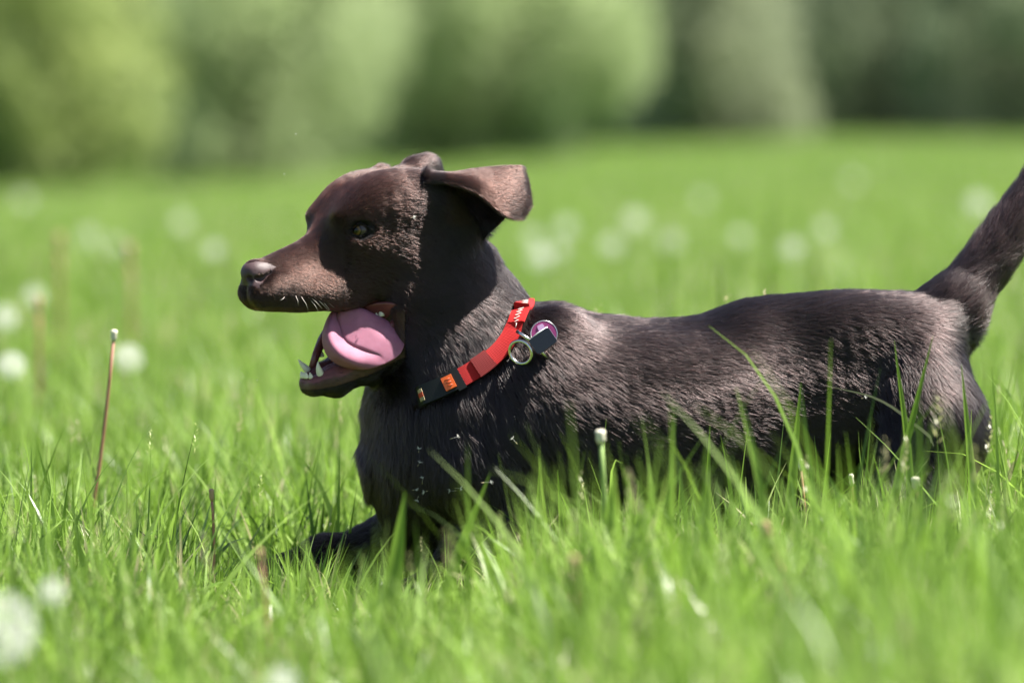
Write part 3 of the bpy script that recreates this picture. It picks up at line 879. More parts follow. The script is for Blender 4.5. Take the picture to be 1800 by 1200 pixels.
def make_fur():
    me.calc_loop_triangles()
    nt_ = len(me.loop_triangles)
    tv = np.zeros(nt_ * 3, np.int32); me.loop_triangles.foreach_get('vertices', tv); tv = tv.reshape(-1, 3)
    A, B, C = allV[tv[:, 0]], allV[tv[:, 1]], allV[tv[:, 2]]
    cr = np.cross(B - A, C - A); ar = np.linalg.norm(cr, axis=1) * 0.5
    cen = (A + B + C) / 3; nn = cr / (2 * ar[:, None] + 1e-15)
    cpx, cpy = proj(cen)
    w = ar.copy()
    w *= 1 - np.clip(bare[tv].mean(1), 0, 1) * 0.97
    w *= np.where(nn[:, 1] > 0.35, 0.22, 1.0)
    w *= np.where(eye_ring(cen, 1) < 0.0105, 0.0, 1.0)
    head = (cpx < 860) & (cpy < 700)
    muz = (cpx < 600) & (cpy < 700)
    w *= np.where(muz, 9.0, np.where(head, 2.8, 1.0))
    w *= np.where((cpy > 960), 0.45, 1.0)
    w *= np.where(cpx > 1830, 0.35, 1.0)
    w *= np.where((tv[:, 0] >= nb) & (tv[:, 0] < nb + len(EARV)), 3.0, 1.0)
    n = 640000
    hd = np.zeros(len(cen), bool)
    for q in loop[::2]: hd |= ((cen - q) ** 2).sum(1) < 0.0098 ** 2
    hd &= cpx > 712
    w = np.where(hd, 0, w)
    cs = np.cumsum(w); t = np.searchsorted(cs, rng.random(n) * cs[-1])
    t = np.minimum(t, nt_ - 1)
    u, v = rng.random(n), rng.random(n); f = u + v > 1; u[f] = 1 - u[f]; v[f] = 1 - v[f]
    p = A[t] + (B[t] - A[t]) * u[:, None] + (C[t] - A[t]) * v[:, None]
    N0, N1, N2 = NRM[tv[t, 0]], NRM[tv[t, 1]], NRM[tv[t, 2]]
    nr = N0 + (N1 - N0) * u[:, None] + (N2 - N0) * v[:, None]; nr /= np.linalg.norm(nr, axis=1, keepdims=True) + 1e-9
    ap = np.array([a[0] for a in AN]); ad = np.array([a[1] for a in AN]); al = np.array([[a[2] * (0.82 if a[2] > .016 else 1.0), a[3] * (0.8 if a[2] > .016 else 1.3)] for a in AN])
    D = np.zeros((n, 3)); L = np.zeros((n, 2))
    for i in range(0, n, 40000):
        q = p[i:i + 40000]
        d2 = ((q[:, None, :] - ap[None]) ** 2).sum(2)
        ww = 1 / (d2 + 0.00012) ** 2.2; ww /= ww.sum(1, keepdims=True)
        D[i:i + 40000] = ww @ ad; L[i:i + 40000] = ww @ al
    # tufting noise
    fl = field(p)
    amp = np.clip((L[:, 0] - .004) / 0.018, 0.06, 1.3)[:, None]
    D = D / (np.linalg.norm(D, axis=1, keepdims=True) + 1e-9) + fl * 0.16 * amp + rng.normal(size=(n, 3)) * 0.07
    T = D - nr * (D * nr).sum(1, keepdims=True); T /= np.linalg.norm(T, axis=1, keepdims=True) + 1e-9
    ln = L[:, 0] * (0.65 + 0.6 * rng.random(n)) * (1 + 0.18 * fl[:, 0] * amp[:, 0])
    lift = np.clip(L[:, 1] * (0.6 + 0.9 * rng.random(n)) + 0.05 * fl[:, 1], 0.03, 0.6)
    K = 5
    pts = np.zeros((n, K, 3))
    st = np.linspace(0, 1, K)
    bent = rng.normal(size=(n, 3)) * 0.05
    side = np.cross(nr, T)
    for k in range(K):
        s = st[k]
        pts[:, k] = p + T * (ln * s)[:, None] + nr * (ln * (lift * 1.5 * s - lift * 0.75 * s * s) - 0.0002)[:, None] \
            + (bent + side * (fl[:, 2:3] * 0.10)) * (ln * s * s)[:, None]
    rr = 0.00014 * np.clip(ln / 0.015, 0.55, 1.15)
    rad = rr[:, None] * np.array([1.0, 1.0, 0.85, 0.6, 0.2])
    hc = bpy.data.hair_curves.new('fur')
    hc.add_curves([K] * n)
    hc.attributes['position'].data.foreach_set('vector', (pts - np.array(DOG.location)).astype(np.float32).ravel())
    ra = hc.attributes.get('radius') or hc.attributes.new('radius', 'FLOAT', 'POINT')
    ra.data.foreach_set('value', rad.astype(np.float32).ravel())
    # coat colour varies hair by hair; ears and forehead are redder
    ppx, ppy = proj(p)
    red = np.clip((760 - ppx) / 120, 0, 1) * np.clip((620 - ppy) / 80, 0, 1)
    earh = (t >= 0) & (ppx > 775) & (ppy < 392) & (p @ LT > (HO @ LT) + 0.03) & (ppx < 945)
    red = np.where(earh, 1.0, red)
    red = np.where(earh, 0.8, np.clip(red, 0, 1))
    base = np.array([0.0085, 0.0053, 0.0052]); rcol = np.array([0.019, 0.0080, 0.0060])
    c = base + (rcol - base) * red[:, None]
    c = c * np.exp(rng.normal(size=(n, 1)) * 0.45)
    ca = hc.attributes.new('hair_tone', 'FLOAT_COLOR', 'CURVE')
    ca.data.foreach_set('color', np.concatenate([c, np.ones((n, 1))], 1).astype(np.float32).ravel())
    o = bpy.data.objects.new('fur', hc); COL.objects.link(o); o.parent = DOG
    m = bpy.data.materials.new('dog_fur'); m.use_nodes = True
    nt = m.node_tree; nt.nodes.remove(nt.nodes['Principled BSDF'])
    hb = nt.nodes.new('ShaderNodeBsdfHairPrincipled'); hb.parametrization = 'COLOR'
    at = nt.nodes.new('ShaderNodeAttribute'); at.attribute_name = 'hair_tone'
    nt.links.new(at.outputs['Color'], hb.inputs['Color'])
    hb.inputs['Roughness'].default_value = 0.26
    hb.inputs['IOR'].default_value = 1.45
    hb.inputs['Radial Roughness'].default_value = 0.55
    hb.inputs['Random Roughness'].default_value = 0.3
    nt.links.new(hb.outputs[0], nt.nodes['Material Output'].inputs['Surface'])
    hc.materials.append(m)
    return o
make_fur()

# ------------------------------------------------------------------ eyes
def eye_material():
    m, nt, b = node_mat('dog_eye')
    tc = nt.nodes.new('ShaderNodeTexCoord')
    sp = nt.nodes.new('ShaderNodeVectorMath'); sp.operation = 'DISTANCE'
    sp.inputs[1].default_value = (0, 0, EYR)
    nt.links.new(tc.outputs['Object'], sp.inputs[0])
    mr = nt.nodes.new('ShaderNodeMapRange'); mr.inputs['From Max'].default_value = 0.010
    nt.links.new(sp.outputs['Value'], mr.inputs['Value'])
    cr = nt.nodes.new('ShaderNodeValToRGB')
    e = cr.color_ramp.elements
    e[0].position = 0.0; e[0].color = (0.002, 0.002, 0.002, 1)
    e[1].position = 1.0; e[1].color = (0.05, 0.035, 0.03, 1)
    for p, c in ((0.255, (0.002, 0.002, 0.002)), (0.285, (0.035, 0.020, 0.005)), (0.48, (0.12, 0.066, 0.015)), (0.60, (0.03, 0.017, 0.005)), (0.66, (0.008, 0.006, 0.005)), (0.72, (0.05, 0.035, 0.03))):
        q = e.new(p); q.color = (*c, 1)
    nt.links.new(mr.outputs['Result'], cr.inputs['Fac']); nt.links.new(cr.outputs['Color'], b.inputs['Base Color'])
    b.inputs['Roughness'].default_value = 0.12
    b.inputs['Specular IOR Level'].default_value = 0.3; b.inputs['Coat Weight'].default_value = 0.12; b.inputs['Coat Roughness'].default_value = 0.03
    return m
EM = eye_material()
for sg in (1, -1):
    c = eye_centre(sg)
    V, F = [], []
    nu, nv = 24, 40
    for i in range(nu + 1):
        th = math.pi * i / nu
        for j in range(nv):
            a = 2 * math.pi * j / nv
            V.append((EYR * math.sin(th) * math.cos(a), EYR * math.sin(th) * math.sin(a), EYR * math.cos(th)))
    for i in range(nu):
        for j in range(nv):
            F.append((i * nv + j, (i + 1) * nv + j, (i + 1) * nv + (j + 1) % nv, i * nv + (j + 1) % nv))
    o = new_mesh('eye', V, F, EM, DOG)
    look = Vector(LT * sg * 0.62 + FW * 0.80 + np.array([0, 0, 0.02]))
    o.location = Vector(c) - DOG.location
    o.rotation_euler = look.to_track_quat('Z', 'Y').to_euler()

# ------------------------------------------------------------------ tongue, teeth, whiskers
m, nt, b = node_mat('tongue_flesh')
b.inputs['Roughness'].default_value = 0.68
b.inputs['Specular IOR Level'].default_value = 0.25
b.inputs['Subsurface Weight'].default_value = 0.35
b.inputs['Subsurface Scale'].default_value = 0.004
b.inputs['Subsurface Radius'].default_value = (1, 0.3, 0.3)
tc = nt.nodes.new('ShaderNodeTexCoord')
n1 = nt.nodes.new('ShaderNodeTexNoise'); n1.inputs['Scale'].default_value = 70; n1.inputs['Detail'].default_value = 3
cr = nt.nodes.new('ShaderNodeValToRGB')
cr.color_ramp.elements[0].position = 0.3; cr.color_ramp.elements[0].color = (0.25, 0.095, 0.145, 1)
cr.color_ramp.elements[1].position = 0.75; cr.color_ramp.elements[1].color = (0.33, 0.132, 0.195, 1)
nt.links.new(tc.outputs['Object'], n1.inputs['Vector']); nt.links.new(n1.outputs['Fac'], cr.inputs['Fac']); nt.links.new(cr.outputs['Color'], b.inputs['Base Color'])
vo = nt.nodes.new('ShaderNodeTexNoise'); vo.inputs['Scale'].default_value = 900
bu = nt.nodes.new('ShaderNodeBump'); bu.inputs['Strength'].default_value = 0.25; bu.inputs['Distance'].default_value = 0.0004
nt.links.new(tc.outputs['Object'], vo.inputs['Vector']); nt.links.new(vo.outputs['Fac'], bu.inputs['Height']); nt.links.new(bu.outputs['Normal'], b.inputs['Normal'])
TONGUE = m
# rows from the root inside the mouth out over the near lip to the tip; columns from the front edge to the back edge
tg = [[ev(606, 575, -.012), ev(618, 568, -.006), ev(634, 562, .000), ev(642, 560, .004), ev(655, 556, .008), ev(668, 556, .014)],
      [ev(584, 552, -.004), ev(590, 546, .006), ev(598, 549, .012), ev(603, 548, .019), ev(628, 543, .024), ev(655, 551, .022)],
      [ev(570, 574, .010), ev(580, 571, .024), ev(598, 577, .023), ev(604, 574, .026), ev(640, 560, .033), ev(680, 563, .032)],
      [ev(567, 600, .017), ev(582, 600, .035), ev(608, 602, .032), ev(616, 598, .035), ev(658, 584, .041), ev(699, 581, .042)],
      [ev(575, 624, .021), ev(598, 624, .043), ev(636, 617, .041), ev(646, 612, .044), ev(680, 600, .048), ev(710, 600, .050)],
      [ev(593, 640, .025), ev(622, 639, .047), ev(660, 627, .048), ev(672, 623, .050), ev(692, 614, .052), ev(709, 611, .054)],
      [ev(617, 648, .032), ev(642, 649, .046), ev(670, 642, .052), ev(680, 638, .053), ev(693, 631, .055), ev(704, 621, .056)]]
V, F = sheet(tg, 64, 60, lambda u, v: 0.0005 + 0.0017 * np.sqrt(np.clip(np.sin(np.pi * v), 0, 1)) * np.sqrt(np.clip(1.02 - u ** 6, 0, 1)))
new_mesh('tongue', local_to(DOG, V), F, TONGUE, DOG)

TEETH = simple_mat('tooth_enamel', (0.72, 0.66, 0.52), 0.3, noise=(200, 0.08))
def tooth(base, tip, r, curve=(0, 0, 0), flat=1.0):
    base, tip = np.asarray(base), np.asarray(tip); cv = np.asarray(curve)
    pts, rr = [], []
    for t in np.linspace(0, 1, 9):
        pts.append(base + (tip - base) * t + cv * (t * (1 - t)) * 4)
        rr.append(r * (1 - t ** 1.6) * (1 if t > 0 else 0.9) + 0.0002)
    V, F = tube(pts, rr, 12)
    return new_mesh('tooth', local_to(DOG, V), F, TEETH, DOG)
tooth(HV(565, 661, .0135), HV(559, 635, .0150), .0042, curve=FW * 0.0012)
tooth(HV(543, 652, -.0135), HV(524, 631, -.0175), .0038, curve=FW * 0.0010)
for q in range(6):
    s = -0.0090 + q * 0.0036
    bx = HM(536, 664, s) if abs(s) < .006 else HM(540, 664, s)
    tooth(bx, bx + np.array([0, 0, 0.0064]) + FW * 0.002, .0024)
for a, b_, s, r in ((566, 622, -.018, .0026), (571, 608, -.020, .0028), (577, 596, -.022, .003)):
    tooth(HV(a, b_ + 5, s), HV(a - 2, b_ - 8, s), r)
tooth(HV(664, 562, .026), HV(661, 549, .025), .0026)
tooth(HV(671, 556, .028), HV(668, 535, .027), .0032)
tooth(HV(650, 562, .024), HV(647, 550, .024), .0026)
GUM = simple_mat('gum', (0.16, 0.045, 0.045), 0.30, sss=0.1, noise=(120, 0.45), bump=(260, 0.5, 0.001))
V, F = tube([HV(549, 646, -.014), HV(556, 622, -.0175), HV(566, 598, -.021), HV(580, 576, -.025), HV(600, 556, -.028)], [.0035, .0045, .005, .0055, .005], 10)
gv = np.array(V); gv += rng.normal(size=gv.shape) * 0.0004
new_mesh('gum', local_to(DOG, gv), F, GUM, DOG)
for q, (a, b_, s_) in enumerate(((552, 640, -.0155), (557, 628, -.0175), (561, 616, -.019), (567, 606, -.021), (574, 594, -.023), (582, 583, -.025))):
    tooth(HV(a, b_, s_), HV(a - 4, b_ - 8, s_), .0022)
V, F = tube([HV(560, 659, .006), HV(580, 648, .012), HV(600, 642, .018), HV(640, 620, .026), HV(680, 590, .034), HV(696, 560, .038)], [.004, .005, .005, .005, .005, .004], 10)
new_mesh('gum', local_to(DOG, V), F, GUM, DOG)
# upper lip lining at the corner of the mouth
V, F = sheet([[ev(640, 538, .020), ev(642, 548, .016), ev(646, 560, .010)], [ev(668, 532, .034), ev(670, 548, .028), ev(676, 566, .020)],
              [ev(697, 534, .047), ev(700, 550, .043), ev(700, 572, .036)], [ev(709, 548, .0475), ev(708, 560, .046), ev(703, 577, .043)]], 20, 16, lambda u, v: 0.0016 + 0 * u)
new_mesh('cheek_lining', local_to(DOG, V), F, GUM, DOG)

WH = simple_mat('whisker_hair', (0.55, 0.50, 0.45), 0.35)
parts = []
for (a, b2, c, d) in ((542, 519, 566, 542), (548, 518, 578, 546), (556, 517, 588, 541), (565, 518, 600, 536), (575, 518, 606, 526), (530, 522, 542, 545),
                      (520, 520, 524, 537), (500, 522, 492, 528), (545, 526, 560, 548), (560, 524, 580, 545), (778, 552, 806, 582)):
    s = 0.032 if b2 > 510 and a < 700 else 0.07
    p0, p1 = HV(a, b2, s), HV(c, d, s + .004)
    mid_ = (p0 + p1) / 2 + LT * 0.002
    V, F = tube([p0, mid_, p1], [.00022, .0002, .00008], 5)
    new_mesh('whisker', local_to(DOG, V), F, WH, DOG)

# ------------------------------------------------------------------ collar
COLLAR = empty('dog_collar', ctr)
tag(COLLAR, 'red webbing collar with black buckle and orange button around the dog\'s neck', 'collar')
def webbing(name, color, idx, width, thick, off, mat=None):
    V, F = [], []
    m_ = len(idx)
    for i in idx:
        p = loop[i]; r = lnr[i]; pn = lac[i]
        for a, b_ in ((-1, 0), (-0.96, 1), (0.96, 1), (1, 0), (0.96, -1), (-0.96, -1)):
            V.append(p + pn * a * width / 2 + r * (off + b_ * thick / 2))
    for i in range(m_ - 1):
        for k in range(6):
            F.append((i * 6 + k, i * 6 + (k + 1) % 6, (i + 1) * 6 + (k + 1) % 6, (i + 1) * 6 + k))
    F.append(tuple(range(6))[::-1]); F.append(tuple(range((m_ - 1) * 6, m_ * 6)))
    return new_mesh(name, local_to(COLLAR, V), F, mat, COLLAR, smooth=False)

def web_mat(name, c1, c2):
    m, nt, b = node_mat(name)
    tc = nt.nodes.new('ShaderNodeTexCoord')
    w = nt.nodes.new('ShaderNodeTexWave'); w.inputs['Scale'].default_value = 260; w.inputs['Distortion'].default_value = 0.6
    w.bands_direction = 'DIAGONAL'
    n = nt.nodes.new('ShaderNodeTexNoise'); n.inputs['Scale'].default_value = 90; n.inputs['Detail'].default_value = 5
    mx = nt.nodes.new('ShaderNodeMix'); mx.data_type = 'RGBA'
    mx.inputs['A'].default_value = (*c1, 1); mx.inputs['B'].default_value = (*c2, 1)
    nt.links.new(tc.outputs['Object'], w.inputs['Vector']); nt.links.new(tc.outputs['Object'], n.inputs['Vector'])
    nt.links.new(n.outputs['Fac'], mx.inputs['Factor']); nt.links.new(mx.outputs['Result'], b.inputs['Base Color'])
    bu = nt.nodes.new('ShaderNodeBump'); bu.inputs['Strength'].default_value = 0.5; bu.inputs['Distance'].default_value = 0.0005
    nt.links.new(w.outputs['Fac'], bu.inputs['Height']); nt.links.new(bu.outputs['Normal'], b.inputs['Normal'])
    b.inputs['Roughness'].default_value = 0.7
    b.inputs['Specular IOR Level'].default_value = 0.2
    return m
RED = web_mat('red_webbing', (0.27, 0.006, 0.008), (0.40, 0.014, 0.013))
BLK = simple_mat('black_plastic', (0.005, 0.006, 0.006), 0.5, spec=0.3)
ORG = simple_mat('orange_plastic', (0.75, 0.12, 0.015), 0.4, noise=(300, 0.1))
STEEL = simple_mat('steel', (0.62, 0.60, 0.56), 0.22, metal=1.0, noise=(60, 0.15))
WHT = simple_mat('white_thread', (0.5, 0.42, 0.38), 0.7)
# start the strap just right of the buckle on the near side and go all the way round
nidx = [i for i in range(NL) if near[i]]
i_buck = min(nidx, key=lambda i: abs(lpx[i] - 812)); i_end = min(nidx, key=lambda i: abs(lpx[i] - 732))
step = 1 if lpx[(i_buck + 1) % NL] > lpx[i_buck] else -1
strap_idx = []
i = i_buck
while True:
    strap_idx.append(i % NL)
    if i % NL == i_end: break
    i += step
webbing('strap', None, strap_idx, 0.0205, 0.0022, 0.0, RED)
def sub(lo, hi): return [i for i in ([(i_buck + step * k) % NL for k in range(NL)]) if near[i] and lo <= lpx[i] <= hi]
webbing('strap_keeper', None, sub(836, 866), 0.0225, 0.0016, 0.0022, web_mat('dull_red_webbing', (0.13, 0.008, 0.009), (0.18, 0.012, 0.012)))
bidx = [(i_end + step * k) % NL for k in range(NL) if True][:0]
k = i_buck; bl = []
while True:
    bl.append(k % NL)
    if k % NL == i_end or len(bl) > 80: break
    k -= step
webbing('buckle', None, [q for q in bl if lpx[q] < 803], 0.0215, 0.0075, 0.002, BLK)
webbing('buckle_bar', None, [q for q in bl if lpx[q] >= 798], 0.0265, 0.0055, 0.003, BLK)
webbing('buckle_button', None, [q for q in bl if 778 <= lpx[q] <= 802], 0.0150, 0.0030, 0.0072, ORG)
def decal_strip(name, q0, pts, mat, lift, wd):
    """a raised line of thread on the strap: pts = (loop position, offset across)"""
    path = []
    for a, s in pts:
        i0 = int(a) % NL; p = loop[i0]
        r = lnr[i0]; pn = lac[i0]
        path.append(p + pn * s + r * lift)
    V, F = tube(path, [wd] * len(path), 5)
    return V, F
it = sorted(sub(903, 925), key=lambda i: -lpy[i])
if len(it) > 4:
    pts = [(i, (0.003 if k % 2 else -0.003)) for k, i in enumerate(it)]
    V, F = decal_strip('x', 0, pts, WHT, 0.0016, 0.00045)
    new_mesh('stitching', local_to(COLLAR, V), F, WHT, COLLAR)
pat = [q for q in strap_idx if near[q] and 728 <= lpx[q] <= 752]
# symbol moulded in the button: three small ridges
bt = [q for q in bl if 783 <= lpx[q] <= 797]
parts = []
if len(bt) >= 2:
    for s in (-0.0035, 0.0, 0.0035):
        parts.append(decal_strip('x', 0, [(q, s) for q in bt], ORG, 0.0090, 0.0005))
    V, F = join(parts); new_mesh('button_mark', local_to(COLLAR, V), F, simple_mat('dark_orange', (0.45, 0.06, 0.01), 0.5), COLLAR)
lab = [q for q in bl if 738 <= lpx[q] <= 750]
if len(lab) > 1:
    webbing('patch', None, lab, 0.0130, 0.0012, 0.0062, simple_mat('patch_cloth', (0.35, 0.28, 0.16), 0.8, noise=(250, 0.6)))
    webbing('patch_edge', None, lab, 0.0050, 0.0016, 0.0066, simple_mat('patch_red', (0.45, 0.05, 0.02), 0.8))

def circ(c, u, v, r1, r2, n=40):
    return np.array([c + u * r1 * math.cos(2 * math.pi * i / n) + v * r2 * math.sin(2 * math.pi * i / n) for i in range(n)])
hh, _ = hit_cam(905, 622)
yR = (hh[1] if hh is not None else -0.05) - 0.008
c = P(915, 619, yR); u = P(933, 629, yR - .004) - c; v = P(906, 640, yR + 0.004) - c
V, F = ring(circ(c, u / np.linalg.norm(u), v / np.linalg.norm(v), .0128, .0118), .0018, 10)
new_mesh('ring', local_to(COLLAR, V), F, STEEL, COLLAR)
hh, hn = hit_cam(957, 590); yT = (hh[1] if hh is not None else -0.05) - 0.010
V, F = join([tube([P(908, 582, yT - .002), P(926, 594, yT - .006), P(936, 600, yT - .006)], [.0018, .0020, .0016], 8),
             tube([P(934, 598, yT - .006), P(946, 613, yT - .007), P(964, 631, yT - .004)], [.0012, .0022, .0016], 8)])
new_mesh('snap_hook', local_to(COLLAR, V), F, STEEL, COLLAR)

PUR = simple_mat('purple_enamel', (0.20, 0.02, 0.11), 0.45)
PNK = simple_mat('pale_pink_enamel', (0.40, 0.25, 0.42), 0.5)
DRKP = simple_mat('dark_plastic', (0.035, 0.03, 0.055), 0.45)
def disc(c, u, v, n, r, th, seg=40):
    V = []; F = []
    for s, rr in ((-1, r * 0.94), (-0.5, r), (0.5, r), (1, r * 0.94)):
        for i in range(seg):
            a = 2 * math.pi * i / seg
            V.append(c + (u * math.cos(a) + v * math.sin(a)) * rr + n * s * th / 2)
    for j in range(3):
        for i in range(seg):
            F.append((j * seg + i, j * seg + (i + 1) % seg, (j + 1) * seg + (i + 1) % seg, (j + 1) * seg + i))
    F.append(tuple(range(seg))[::-1]); F.append(tuple(range(3 * seg, 4 * seg)))
    return V, F
TAG = empty('name_tag', P(955, 586, yT))
tag(TAG, 'round pink and purple tag hanging behind the small dark square tag', 'dog tag')
tu = np.array([0.95, 0.05, -0.30]); tu /= np.linalg.norm(tu)
tn = np.array([0.10, -0.97, 0.16]); tn -= tu * (tn @ tu); tn /= np.linalg.norm(tn); tv_ = np.cross(tn, tu)
tcn = P(956, 587, yT - .002)
V, F = disc(tcn, tu, tv_, tn, 0.0140, 0.0022); new_mesh('disc', local_to(TAG, V), F, PUR, TAG, smooth=False)
V, F = ring(circ(tcn + tn * 0.0008, tu, tv_, 0.0138, 0.0138), 0.0006, 8); new_mesh('rim', local_to(TAG, V), F, STEEL, TAG)
def slab(c, u, v, n, a, b_, th):
    V = [c + u * x * a + v * y * b_ + n * z * th / 2 for z in (-1, 1) for x, y in ((-1, -.8), (-.8, -1), (.8, -1), (1, -.8), (1, .8), (.8, 1), (-.8, 1), (-1, .8))]
    F = [tuple(range(8))[::-1], tuple(range(8, 16))] + [(i, (i + 1) % 8, 8 + (i + 1) % 8, 8 + i) for i in range(8)]
    return V, F
V, F = slab(tcn + tn * 0.0014, (tu + tv_ * .9) / 1.345, (tv_ - tu * .9) / 1.345, tn, 0.0036, 0.0105, 0.0012)
new_mesh('stripe', local_to(TAG, V), F, PNK, TAG, smooth=False)
SQ = empty('square_tag', P(955, 600, yT - .008))
tag(SQ, 'small dark square tag hanging in front of the round pink tag', 'dog tag')
su = np.array([0.80, -.1, 0.58]); su /= np.linalg.norm(su)
sn = np.array([0.1, -0.93, 0.30]); sn -= su * (sn @ su); sn /= np.linalg.norm(sn); sv = np.cross(sn, su)
sc_ = P(955, 599, yT - .009)
V, F = slab(sc_, su, sv, sn, 0.0125, 0.0092, 0.004); new_mesh('case', local_to(SQ, V), F, DRKP, SQ, smooth=False)
V, F = tube([sc_ + su * -.012 + sv * .009, sc_ + su * 0.0 + sv * .0096 + sn * .002, sc_ + su * .012 + sv * .0092], [.0008] * 3, 6)
new_mesh('edge', local_to(SQ, V), F, simple_mat('pale_edge', (0.6, 0.6, 0.62), 0.3), SQ)

# ------------------------------------------------------------------ grass
GRASS = leaf_mat('grass_blade', [(0.0, (0.040, 0.090, 0.014)), (0.35, (0.150, 0.262, 0.030)), (0.65, (0.240, 0.380, 0.062)), (0.90, (0.32, 0.45, 0.13)), (0.97, (0.30, 0.30, 0.14)), (1.0, (0.38, 0.35, 0.20))], 0.5, 0.38, 0.5)
STRAW = simple_mat('dry_stalk', (0.36, 0.24, 0.13), 0.8, noise=(90, 0.3))

def tuft_mesh(seed, nb_, hmin, hmax, spread, lean, wm=1.0, seeds=False, tm=0.36):
    g = np.random.default_rng(seed)
    V, F, T = [], [], []
    S = 7
    for b_ in range(nb_):
        h = g.uniform(hmin, hmax) * (1.0 if g.random() > 0.12 else 1.35)
        w = wm * g.uniform(0.0011, 0.0027) * (1.0 if g.random() > 0.3 else 0.6)
        az = g.uniform(0, 2 * math.pi); r0 = spread * math.sqrt(g.random())
        p = np.array([math.cos(az) * r0, math.sin(az) * r0, -0.004])
        da = g.uniform(0, 2 * math.pi)
        dr = np.array([math.cos(da), math.sin(da), 0])
        th = abs(g.normal()) * lean * 0.5
        cv = abs(g.normal()) * lean * (1.0 if g.random() > 0.25 else 2.6)
        fa = da + math.pi / 2 + g.normal() * 0.5
        side = np.array([math.cos(fa), math.sin(fa), 0])
        tint = min(0.86, max(0.0, g.normal() * 0.22 + tm)) if g.random() > 0.06 else g.uniform(0.86, 1.0)
        tw = g.normal() * 0.5
        n0 = len(V)
        for k in range(S + 1):
            t = k / S
            ang = th + cv * t * t
            if k: p = p + (dr * math.sin(ang) + np.array([0, 0, math.cos(ang)])) * (h / S)
            ww = w * (0.75 + 0.6 * math.sin(math.pi * min(t * 1.2, 1))) * (1 - t ** 2.5) + 0.0001
            sd = side * math.cos(tw * t) + dr * math.sin(tw * t)
            V.append(p - sd * ww); V.append(p + sd * ww); T += [tint + 0.06 * t, tint + 0.06 * t]
            if k: F.append((n0 + 2 * k - 2, n0 + 2 * k - 1, n0 + 2 * k + 1, n0 + 2 * k))
        if seeds and b_ < 3:
            for q in range(16):
                sa = g.uniform(0, 6.28); c_ = p - np.array([0, 0, q * 0.0016]); ln_ = 0.0028 + 0.00015 * q
                e_ = np.array([math.cos(sa), math.sin(sa), 0.9]) * ln_; f_ = np.array([-math.sin(sa), math.cos(sa), 0]) * 0.0007
                m0 = len(V); V += [c_, c_ + e_ * .5 + f_, c_ + e_, c_ + e_ * .5 - f_]; T += [0.93] * 4; F.append((m0, m0 + 1, m0 + 2, m0 + 3))
    return np.array(V), np.array(F), np.array(T)

tcol = bpy.data.collections.new('tuft_sources')
NT = 22
for i in range(NT):
    if i < 10: V, F, T = tuft_mesh(200 + i, 26, 0.055, 0.125, 0.032, 0.65, tm=0.17 if i < 5 else 0.60)
    elif i < 15: V, F, T = tuft_mesh(200 + i, 15, 0.09, 0.165, 0.030, 0.50)
    elif i < 18: V, F, T = tuft_mesh(200 + i, 15, 0.07, 0.17, 0.03, 1.2)
    elif i < 20: V, F, T = tuft_mesh(200 + i, 6, 0.08, 0.16, 0.02, 1.0, 2.1)
    else: V, F, T = tuft_mesh(200 + i, 7, 0.12, 0.19, 0.03, 0.35, 0.6, True)
    me_ = bpy.data.meshes.new('grass_tuft_%02d' % i)
    me_.from_pydata(V.tolist(), [], F.tolist())
    a_ = me_.attributes.new('tint', 'FLOAT', 'POINT'); a_.data.foreach_set('value', T.astype(np.float32))
    me_.polygons.foreach_set('use_smooth', [True] * len(me_.polygons))
    me_.materials.append(GRASS)
    o_ = bpy.data.objects.new('grass_tuft_%02d' % i, me_)
    tcol.objects.link(o_)

# footprint of the dog, to keep blades out of it
gx0, gy0, gs = -0.45, -0.25, 0.006
mask = np.zeros((190, 90), bool)
lowv = BV[BV[:, 2] < 0.17]
ii = ((lowv[:, 0] - gx0) / gs).astype(int); jj = ((lowv[:, 1] - gy0) / gs).astype(int)
ok = (ii >= 0) & (ii < 190) & (jj >= 0) & (jj < 90); mask[ii[ok], jj[ok]] = True
mk = mask.copy()
for a in range(-1, 2):
    for b_ in range(-1, 2): mk |= np.roll(np.roll(mask, a, 0), b_, 1)
# fill between nearest and farthest surface in every column
for i in range(190):
    w_ = np.where(mk[i])[0]
    if len(w_): mk[i, w_[0]:w_[-1] + 1] = True

